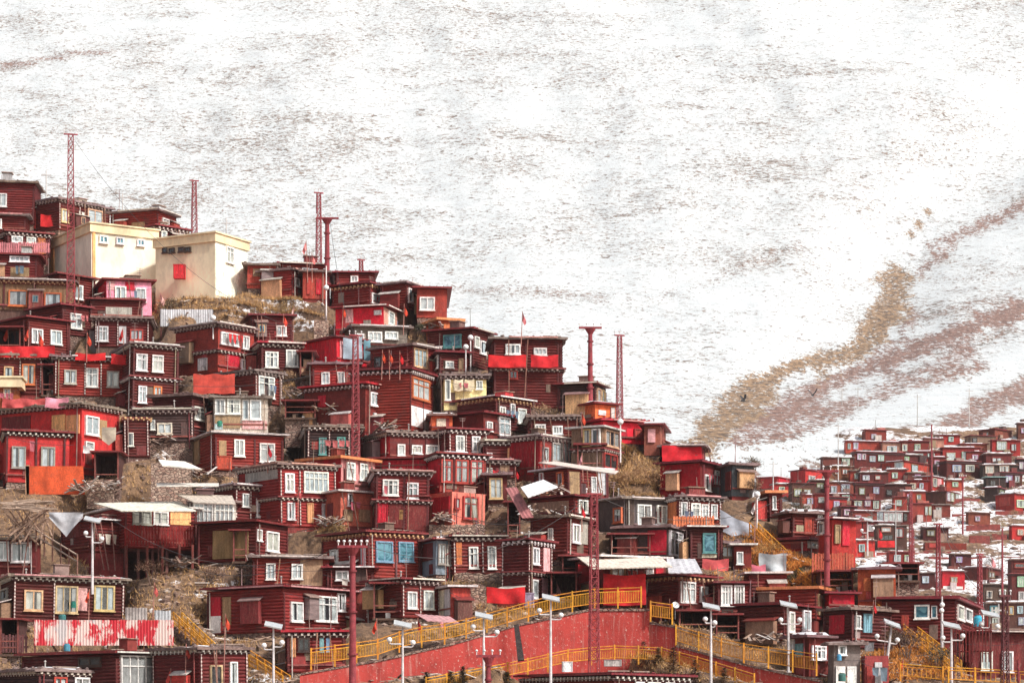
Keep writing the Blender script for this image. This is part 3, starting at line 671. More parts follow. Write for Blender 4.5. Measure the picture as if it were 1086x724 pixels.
H(120,140,188,362,432,'ldg','R',[(143,375,12,18,'w2t'),(160,376,12,18,'w2t'),(146,409,9,18,'w2t'),(162,409,9,13,'o2')],"two storey red log house with snow on its roof and two white windows upstairs",bands=(399,))
H(-14,-13,18,401,432,'bnk',(.60,.14,.05),[(4,412,8,10,'y2')],"orange box room with a cream roof edge at the left edge",name="plaster_house")
H(-14,86,126,426,502,'bdg','X',[(89,441,14,20,'w2'),(55,440,14,20,'Pa'),(70,440,14,20,'Pa'),(34,440,2,22,'Pn'),(104,445,8,20,'Pn'),(89,468,9,9,'w1p'),(2,442,30,20,'Pm')],"wide red house with ochre plywood boards and a roof strewn with red cloth")
H(-10,6,73,455,510,'bdm','X',[(12,473,15,23,'g2'),(43,473,15,22,'g2'),(38,465,0,0,'|'),(68,465,0,0,'|'),(7,465,0,0,'|')],"red pillared house with white dotted eaves behind the orange hoarding",name="pillared_house")
H(125,132,158,442,484,'lonx','M',[(136,459,6,14,'w1')],"tiny log hut with stepped ochre eaves and one narrow white window")
H(138,144,205,433,468,'ldgx','K',[(167,449,16,12,'c2p'),(160,446,5,10,'w1')],"blackish log house with white garland eaves and a cream curtain window")
H(163,203,220,417,459,'lng','M',[(205,432,12,14,'w2t')],"dark log house with a single white window beside the glass veranda")
H(219,227,284,419,457,'png','W',[(228,423,11,16,'w2'),(241,423,14,16,'w2t'),(257,424,7,21,'w1'),(265,424,12,21,'w1p'),(228,441,27,13,'Pn'),(257,446,26,9,'Pp')],"glassed white veranda house with broad curtained windows",name="veranda_house")
H(234,270,298,391,426,'ldgx','M',[(273,398,17,23,'w3t')],"dark log house with one large white window above the glass veranda")
H(198,228,300,457,498,'lnw','R',[(248,466,11,18,'w2'),(275,470,16,20,'w2t'),(203,466,10,26,'Dn'),(232,467,8,16,'Pn'),(270,462,0,0,'|')],"log house with a pale sheet metal roof edge below the glass veranda")
H(186,231,269,341,393,'kdg','B',[(233,353,19,13,'w4'),(256,356,7,14,'w2'),(255,381,8,11,'w2'),(211,380,9,13,'Dw'),(240,373,13,18,'Pe')],"two storey brick red house with a wide four pane window beneath the grassy bank",bands=(371,))
H(192,268,310,333,364,'lnm','M',[(293,346,11,11,'w2')],"dark house with a long maroon roof behind the brick red two storey house",depth=3)
H(266,277,319,362,395,'ldr','M',[(281,373,14,17,'w3t'),(303,371,13,18,'w2')],"dark log house with a pale red roof slab and dotted eaves beside the crate balcony")
H(262,263,292,279,305,'kng','B',[(268,285,8,8,'Pn')],"brick red shed tucked against the cream building",name="shed",cat="shed")
H(277,309,323,284,314,'lng','R',[(312,295,5,9,'w1p')],"small red log house with one tiny pale window at the slope edge")
H(318,321,346,286,316,'png','B',[(325,294,4,18,'Pr'),(335,296,6,16,'Pe')],"red board shed on posts beside the tall tube pole",name="shed",cat="shed")
H(290,298,344,278,300,'lnm','R',[(320,284,8,8,'w2')],"wide flat roofed red house on the crest behind the tiny pale window hut")
H(352,357,397,288,305,'lnm','M',[(372,293,8,7,'w2')],"maroon house on the crest below the far stub of mast")
H(353,391,416,299,323,'lom','R',[(393,311,9,11,'w1p'),(403,311,9,10,'w1p'),(356,302,33,4,'Po')],"red log house with an orange top board and fan shaped block eaves")
H(356,407,421,323,353,'bnm','C',[(367,328,8,14,'Pp'),(397,329,8,5,'Pw'),(411,331,6,14,'w1p')],"bright crimson house with a white notice board on its wall",col2='Q',name="plaster_house")
H(404,430,445,298,327,'lng','R',[(432,306,5,15,'w1')],"tall red house with a narrow white window on the crest beyond the crimson house")
H(440,442,474,304,336,'bnm','B',[(445,315,16,14,'w2p')],"last house on the crest with a thin white roof line and a pale double window")
H(452,466,487,337,358,'bno','O',[(470,343,8,8,'Po')],"orange walled roof terrace box above the turquoise window house",name="terrace_room")
H(454,500,521,347,388,'lnm','R',[(471,355,19,14,'t2b'),(502,357,5,12,'w1'),(508,362,6,14,'w1')],"log house with a turquoise window near the crest")
H(360,376,432,344,372,'kng','G',[(390,352,15,11,'w3'),(378,354,8,10,'w1'),(408,352,14,8,'w3p')],"grey rubble walled house below the bright crimson house",name="stone_house")
H(320,357,396,356,385,'snm','C',[(360,362,10,18,'Pp'),(385,364,7,15,'b2')],"crimson sheet metal house with bedding hung along its front",name="sheet_metal_house")
H(394,437,466,364,400,'lng','R',[(438,370,14,20,'y3'),(398,378,8,12,'k1d')],"red log house with a cream banded roof and a tall yellow framed window")
H(460,466,495,372,400,'lnm','M',[(462,378,6,14,'w1p'),(472,383,9,7,'w2p'),(486,380,5,12,'Dn')],"small maroon house beside the yellow framed window, below the turquoise window house")
H(326,332,380,384,416,'lng','R',[(341,395,9,13,'w2'),(358,395,8,13,'w2')],"low red house with two green tinted windows under the crimson sheet metal house")
H(372,434,458,390,456,'ldm','R',[(436,402,18,22,'o3tp'),(435,433,22,21,'Pw'),(448,395,0,0,'|')],"tower like red house with an ornate pale window over a white brick base")
H(322,387,429,405,457,'kdr','R',[(391,416,9,14,'w2'),(407,418,11,16,'w2'),(337,420,8,12,'Pe'),(395,440,34,14,'Ps'),(403,410,0,0,'|'),(427,410,0,0,'|')],"long brick walled house with a crimson scalloped roof edge behind the lattice mast")
H(318,326,381,450,485,'ldgx','K',[(338,464,8,18,'t2t'),(357,463,9,18,'t2t'),(349,455,0,0,'|'),(370,455,0,0,'|')],"black log house with two teal framed windows under a dentilled roof")
H(384,413,477,456,487,'sdg','C',[(421,471,8,12,'w1'),(436,472,11,9,'w2'),(451,472,14,9,'w3'),(435,462,0,0,'|'),(452,462,0,0,'|')],"house with a crimson sheet metal side and cream fan shaped eaves",col2='M')
H(455,476,516,453,484,'ldmx','M',[(483,462,9,17,'w2t'),(500,463,9,17,'w2t'),(494,458,0,0,'|')],"maroon house with two tall white windows above the glazed bay house")
H(468,471,516,396,434,'bdg','Y',[(472,402,6,22,'w1'),(505,404,7,9,'w2'),(481,402,10,12,'Pc'),(492,403,9,12,'Pc')],"yellow house hung with cream cloths beside the ornate window tower",name="plaster_house")
H(455,458,480,438,457,'bns','O',[(463,444,10,8,'Pc')],"small orange and white lean-to with snow on its roof",name="lean_to",cat="shed")
H(513,546,563,400,426,'lnm','M',[(525,406,4,14,'w1'),(548,409,12,14,'w2')],"dark red house with a heap of snow on its roof corner")
H(486,525,562,419,454,'lom','M',[(540,424,5,15,'w1'),(548,433,9,16,'w1p'),(528,431,7,12,'w2')],"dark three window house stepped below the snow heap roof")
H(476,513,542,436,464,'bnm','M',[(515,447,6,10,'w2'),(528,441,12,20,'w2t')],"smooth maroon house with a white roof edge and a tall white window")
H(519,524,596,357,432,'lng','R',[(536,365,16,11,'w3'),(566,369,14,8,'w3p'),(540,393,9,9,'r2d'),(558,358,0,0,'|'),(592,358,0,0,'|')],"tall two storey red house on the crest wrapped with bright red banners",name="tall_house",depth=6,bands=(391,))
H(593,630,642,405,436,'lnm','K',[(632,412,4,15,'y1'),(637,414,3,13,'y1')],"dark house with an open black front on the crest by the tube pole")
H(610,631,653,426,448,'bnm','O',[(634,435,8,5,'Pw'),(647,432,4,12,'Dw')],"small orange house beside the second tube pole",name="plaster_house")
H(612,640,690,444,468,'bnr','C',[(645,452,20,10,'Pe'),(672,455,10,9,'Dr')],"house under a bright red canopy roof on the crest",name="plaster_house")
H(606,638,656,451,500,'pnw',(.22,.15,.09),[(619,455,8,18,'y1'),(628,454,9,17,'w1d'),(640,455,15,18,'y3'),(639,481,14,16,'r2d')],"olive brown glass fronted house under the red canopy roof",name="veranda_house",bands=(476,))
H(560,563,613,440,466,'ldg','R',[(567,450,12,10,'w3'),(586,452,11,9,'w3')],"red log house with two small three pane windows below the bare bank")
H(534,572,607,460,502,'pdg','C',[(574,474,6,15,'g1'),(584,469,9,20,'g2'),(594,470,9,20,'g2')],"house with crimson board side and three tall grey windows",col2='R')
H(568,602,645,494,530,'lnw','R',[(574,499,4,16,'w1'),(592,500,7,18,'o1'),(626,506,6,17,'w1p'),(603,500,12,25,'Pn'),(634,500,9,25,'Ps'),(615,498,0,0,'|')],"red house beneath a long sloping pale sheet roof")
H(510,515,549,466,488,'ldg','M',[(513,480,9,5,'w2'),(538,475,11,12,'Pa')],"small dark house with a plywood store on its side")
H(511,515,547,486,506,'ldg','M',[(513,496,9,7,'w2'),(530,490,10,10,'Dn')],"dim one window house wedged above the narrow bay window")
H(449,466,515,479,521,'bdm','C',[(482,487,14,25,'r2t'),(498,487,14,25,'r2t'),(467,487,12,24,'r2t'),(481,484,0,0,'|')],"glazed bay house with big red framed windows",col2=(.30,.05,.035),name="bay_house")
H(452,479,514,521,558,'bnn','S',[(490,526,16,24,'r2t'),(481,528,5,11,'r1'),(459,527,18,20,'Pe')],"salmon plastered house with one red window under the glazed bay house",name="plaster_house")
H(513,517,538,501,533,'bng','M',[(519,507,14,22,'y2p')],"narrow maroon house with one pale double window next to the glazed bay")
H(320,361,397,483,518,'bno','C',[(366,490,9,18,'w2t'),(380,491,9,18,'w2t')],"pink upper house with an orange roof edge and crimson side",col2=(.68,.25,.27),name="plaster_house",D=193.5)
H(338,361,395,519,556,'bnw',(.58,.12,.09),[(368,521,5,14,'w1'),(364,540,9,12,'Dn'),(380,540,12,13,'Pn')],"coral red house beneath the pink upper house",name="plaster_house")
H(254,297,356,490,557,'ldgx','R',[(322,501,26,22,'w5t'),(302,502,10,20,'w2t'),(325,534,7,21,'Da'),(341,535,7,14,'w1p'),(318,495,0,0,'|'),(262,500,34,10,'Pg'),(304,533,8,18,'w2')],"two storey red log house with a five pane window and a plank door",bands=(527,))
H(214,249,296,512,550,'ldgx','M',[(256,523,7,14,'w2'),(271,528,10,20,'w2t'),(265,518,0,0,'|')],"log house with bold white dotted posts and two windows near the stone pile")
H(392,398,454,497,563,'ldg','M',[(405,508,17,17,'w3t'),(431,511,12,17,'w2t'),(400,526,11,30,'De'),(412,532,15,27,'Pm'),(430,535,22,26,'Pm'),(423,540,6,10,'Pa'),(428,500,0,0,'|')],"dark log house with a crimson door and blank maroon board below",bands=(530,))
H(396,452,468,484,501,'bnm','C',[(405,487,44,10,'Pe')],"crimson walled roof room behind the dark log house with the crimson door",name="roof_room")
H(209,270,304,551,594,'lnm','M',[(269,561,7,12,'w1'),(281,563,13,21,'w2'),(226,562,38,30,'Pns')],"dark log house with a big rusty board wall and a sloping maroon roof")
H(199,204,250,529,561,'bng',(.62,.58,.54),[(205,533,21,25,'w4t'),(227,533,21,24,'w4t')],"white framed glass veranda beside the white roofed shed",name="veranda_house")
H(94,132,208,534,580,'lnw','R',[(140,541,20,15,'g2'),(162,542,16,14,'w2'),(180,541,22,15,'Pa'),(132,556,38,21,'Pm'),(171,557,35,21,'Pm')],"stilted shed with a white sheet roof and red plank balcony",name="stilted_shed",cat="shed",drop=2.0)
H(66,95,132,549,584,'lnm','M',[(72,556,14,14,'Pm')],"dark lean-to behind the hanging grey tarpaulin",name="lean_to",cat="shed")
H(-14,-13,38,569,606,'bng','M',[(-2,574,12,20,'w2'),(12,575,21,21,'w2'),(37,572,1,30,'Pp')],"small dark room with two white windows and a lilac corner at the left edge")
H(-14,14,131,608,657,'ldgx','M',[(25,625,20,22,'y2'),(58,620,24,29,'y3'),(99,619,22,27,'y3'),(57,612,0,0,'|'),(82,622,10,24,'Pp'),(2,624,7,12,'g1')],"long log house with three yellow framed windows behind the patchy corrugated fence")
H(25,122,168,690,742,'lnm','M',[(127,694,36,36,'w4t'),(85,696,24,10,'k2d')],"house with a wide white glazed wall just below the patchy corrugated fence")
H(-14,40,152,708,750,'ldg','K',[(56,717,14,25,'r2'),(78,717,16,25,'w2'),(98,717,16,25,'w2'),(120,717,18,25,'r2')],"low dentilled roof house in the bottom corner below the glazed wall")
H(164,212,262,685,748,'ldgx','M',[(222,705,13,24,'y1d'),(243,702,8,24,'w1')],"log house with dotted posts and white dentils behind two tall flag poles")
H(221,300,398,620,669,'lnm','R',[(307,638,13,21,'w2'),(333,632,23,27,'w3t'),(357,629,8,19,'w2'),(378,625,14,28,'w3t'),(223,632,12,20,'Pes'),(223,652,12,18,'Pws'),(237,632,9,30,'Pn')],"wide red log house with four white windows behind the tall tube pole")
H(299,305,366,668,712,'ldr','R',[(316,673,13,16,'k2d'),(339,671,5,18,'Pb'),(346,670,4,18,'Pb'),(308,672,6,22,'Da')],"ground floor porch room with a scalloped pink awning above the railing start")
H(390,426,465,612,654,'ldmx','M',[(431,627,10,18,'w2p'),(448,626,11,20,'w2p'),(445,618,0,0,'|')],"dark log house with ochre dentils and two pale windows above the railing",col2=None)
H(463,479,499,620,654,'snw',(.42,.05,.035),[(463,622,10,28,'Pcf'),(472,624,6,28,'Ps')],"red metal hut with a pale roof beside the two pale windows",name="metal_hut",cat="hut")
H(262,268,348,588,622,'lng','R',[(282,597,10,17,'w2'),(309,597,12,16,'w2'),(318,592,24,28,'Pn')],"crooked red log house with a tilted window under a grey plank roof")
H(343,390,447,562,612,'lom','R',[(398,574,18,22,'b2b'),(422,575,16,21,'b2b'),(352,582,8,14,'w1'),(384,578,5,26,'Ps'),(419,568,0,0,'|'),(444,568,0,0,'|')],"red log house with two big blue framed windows behind the tube pole",)
H(344,347,396,600,622,'lnm','R',[(356,605,14,10,'w2')],"low log annex under the house with the blue framed windows",name="annex")
H(446,462,483,570,608,'snm','U',[(464,576,8,22,'g2'),(473,577,8,22,'g2'),(449,576,10,18,'Pm')],"grey blue corrugated glass shack beside the blue framed windows",name="metal_hut",cat="hut")
H(462,481,535,567,608,'ldmx','M',[(497,580,10,23,'w2t'),(517,580,9,24,'w2t'),(512,572,0,0,'|'),(484,575,6,26,'Po')],"dark log house with two tall white windows over a stone footing")
H(533,559,584,570,642,'ldmx','M',[(563,580,7,18,'w2'),(563,614,6,20,'w1p'),(575,578,7,26,'Pp'),(574,612,6,22,'Ppf')],"tall two storey log house with pink cloths and a dotted middle cornice",bands=(606,))
H(563,600,624,545,592,'lng','R',[(582,560,5,12,'w2'),(605,555,8,20,'w2'),(614,552,8,24,'Pg')],"red log house beneath the roof of loose planks and debris")
H(556,608,646,524,550,'lnm','R',[(612,530,10,14,'w2'),(560,532,44,12,'Pn')],"brown log house under a long maroon roof with a broken sheet lying on it")
H(634,662,709,526,560,'bng',(.24,.19,.17),[(652,538,9,16,'o1'),(675,535,15,22,'w2'),(696,536,11,20,'w2'),(663,528,9,28,'Pk')],"grey weathered house with a slate coloured panel under the dry bush roof",name="plaster_house")
H(706,719,764,524,562,'ldgx','R',[(721,532,7,15,'w1'),(732,533,10,15,'w2t'),(743,534,8,15,'w2t'),(753,534,7,15,'w1'),(730,528,0,0,'|'),(751,528,0,0,'|'),(709,528,9,28,'Po')],"red log house with an orange board balcony and four windows")
H(700,742,768,488,524,'bnm','C',[(746,503,6,17,'w1'),(757,498,4,14,'w1')],"crimson sided house under the puckered red box",col2='M')
H(703,744,748,471,491,'bng','C',[(708,474,34,3,'Pef')],"box room wrapped in puckered bright red cloth at the slope edge",name="roof_room")
H(764,776,798,490,525,'png','U',[(770,500,8,20,'Pm')],"dark slate panelled shed on the crest beside the puckered red box",name="shed",cat="shed")
H(683,700,706,449,482,'bnm','S',[(687,455,8,14,'Ppf')],"faded pink roof hut on the crest behind the yellow steps",name="hut",cat="hut")
H(654,708,729,556,592,'bng','D',[(709,563,13,26,'w3t'),(687,562,20,26,'Pef')],"house with a bright crimson board and a tall three pane window")
H(727,732,766,557,600,'lnm','M',[(745,565,14,21,'t1b'),(744,587,16,4,'Pc')],"log house with a single teal window and a red flowered cloth below")
H(610,640,706,588,642,'bnw','M',[(647,600,16,13,'y2'),(665,600,10,12,'w2'),(684,600,8,10,'w2'),(695,598,8,12,'Pe')],"eatery with a cream sheet awning behind the red hanging tarpaulin",name="eatery")
H(685,718,758,608,656,'lom','M',[(720,614,16,23,'w3t'),(741,621,8,16,'w2'),(722,646,9,20,'k2d'),(742,645,10,20,'w2')],"dark house with a broad ochre eave and a tall triple window above the lower railing")
H(754,761,796,616,654,'lnm','M',[(764,620,12,22,'w3t'),(778,620,11,22,'w3t'),(765,646,12,14,'k2d')],"maroon house with two tall curtained windows beside the ochre eave")
H(760,763,779,573,594,'png','N',[(764,578,14,13,'y2')],"little timber room with a wide cream frame beside the teal window",name="hut",cat="hut")
H(776,779,797,576,602,'bnw','R',[(781,585,7,13,'w1')],"small red hut with a white roof rim next to the timber room",name="hut",cat="hut")
H(790,795,834,606,640,'lnw','M',[(803,622,9,20,'Do')],"low room with a white roof strip and one ochre door behind the dark log hall")
H(783,830,863,639,678,'lnm','M',[(835,648,6,22,'w1'),(850,646,8,22,'w1')],"windowless side of a dark log hall with a dotted base behind the tall lamp",name="log_hall")
H(810,864,883,621,656,'lno','R',[(866,630,6,20,'Dn')],"log house with a slanting orange red roof edge")
H(874,879,906,627,650,'bnm','C',[(882,632,20,9,'Pef')],"crimson panelled house next to the slanting orange red roof")
H(874,902,944,643,686,'lng','M',[(914,650,9,20,'Db'),(880,652,16,20,'Pe'),(905,652,6,14,'w1')],"dark house with a teal door above the scrubby bank")
H(836,858,880,672,716,'bns','M',[(860,684,15,15,'w3t'),(840,676,3,14,'w1'),(845,682,8,14,'Db')],"snow rimmed maroon house with one white triple window at the railing end")
H(878,884,912,680,740,'bng',(.20,.16,.15),[(886,706,10,18,'Pws'),(898,706,10,18,'Pws'),(888,684,9,10,'w1')],"rubbish filled store shed between the snow rimmed house and the brick block",name="shed",cat="shed")
H(914,918,943,695,742,'bnn',(.30,.05,.045),[(918,706,7,24,'Pr'),(928,702,8,26,'Ps')],"plain brick red block with planks leaning on it",name="plaster_block",cat="building")
H(936,1012,1037,633,678,'lnm','M',[(970,641,16,15,'w1b'),(988,642,6,13,'w1b'),(1014,641,6,16,'w1'),(1022,644,7,14,'w1'),(956,652,8,16,'Pr')],"curved roof log house with a pale blue window at the foot of the steps")
H(910,950,957,600,642,'bns','O',[(916,612,8,14,'Pof')],"plain orange building with a thick white roof",name="plaster_block",cat="building")
H(808,816,829,520,548,'lno','R',[(819,526,4,14,'w1')],"small red house with an orange roof beam below the far roofs")
H(826,840,875,541,570,'lns','R',[(852,548,10,14,'Dr'),(866,545,5,16,'w1')],"red log house with snow along its roof behind the dark bush")
H(824,856,880,570,583,'bnm','X',[(856,570,14,8,'g2')],"low red roofed shed along the bank beneath the dark bush",name="shed",cat="shed")
H(868,882,907,548,602,'bnm','X',[(867,550,8,14,'w1'),(892,552,8,26,'Pe'),(884,556,6,20,'Dn')],"ramshackle red house behind the second big tube pole")
H(553,650,730,713,752,'ldm','M',[(672,722,10,20,'w2'),(685,722,14,20,'w3'),(704,722,10,20,'w2')],"bottom house with dotted eaves whose roof crosses under the lattice mast",D=158)
H(1022,1028,1100,668,742,'pnm',(.14,.02,.02),[(1040,690,12,20,'w2'),(1062,690,12,22,'w2')],"dark red board house in the bottom corner behind the picket fence",D=172)
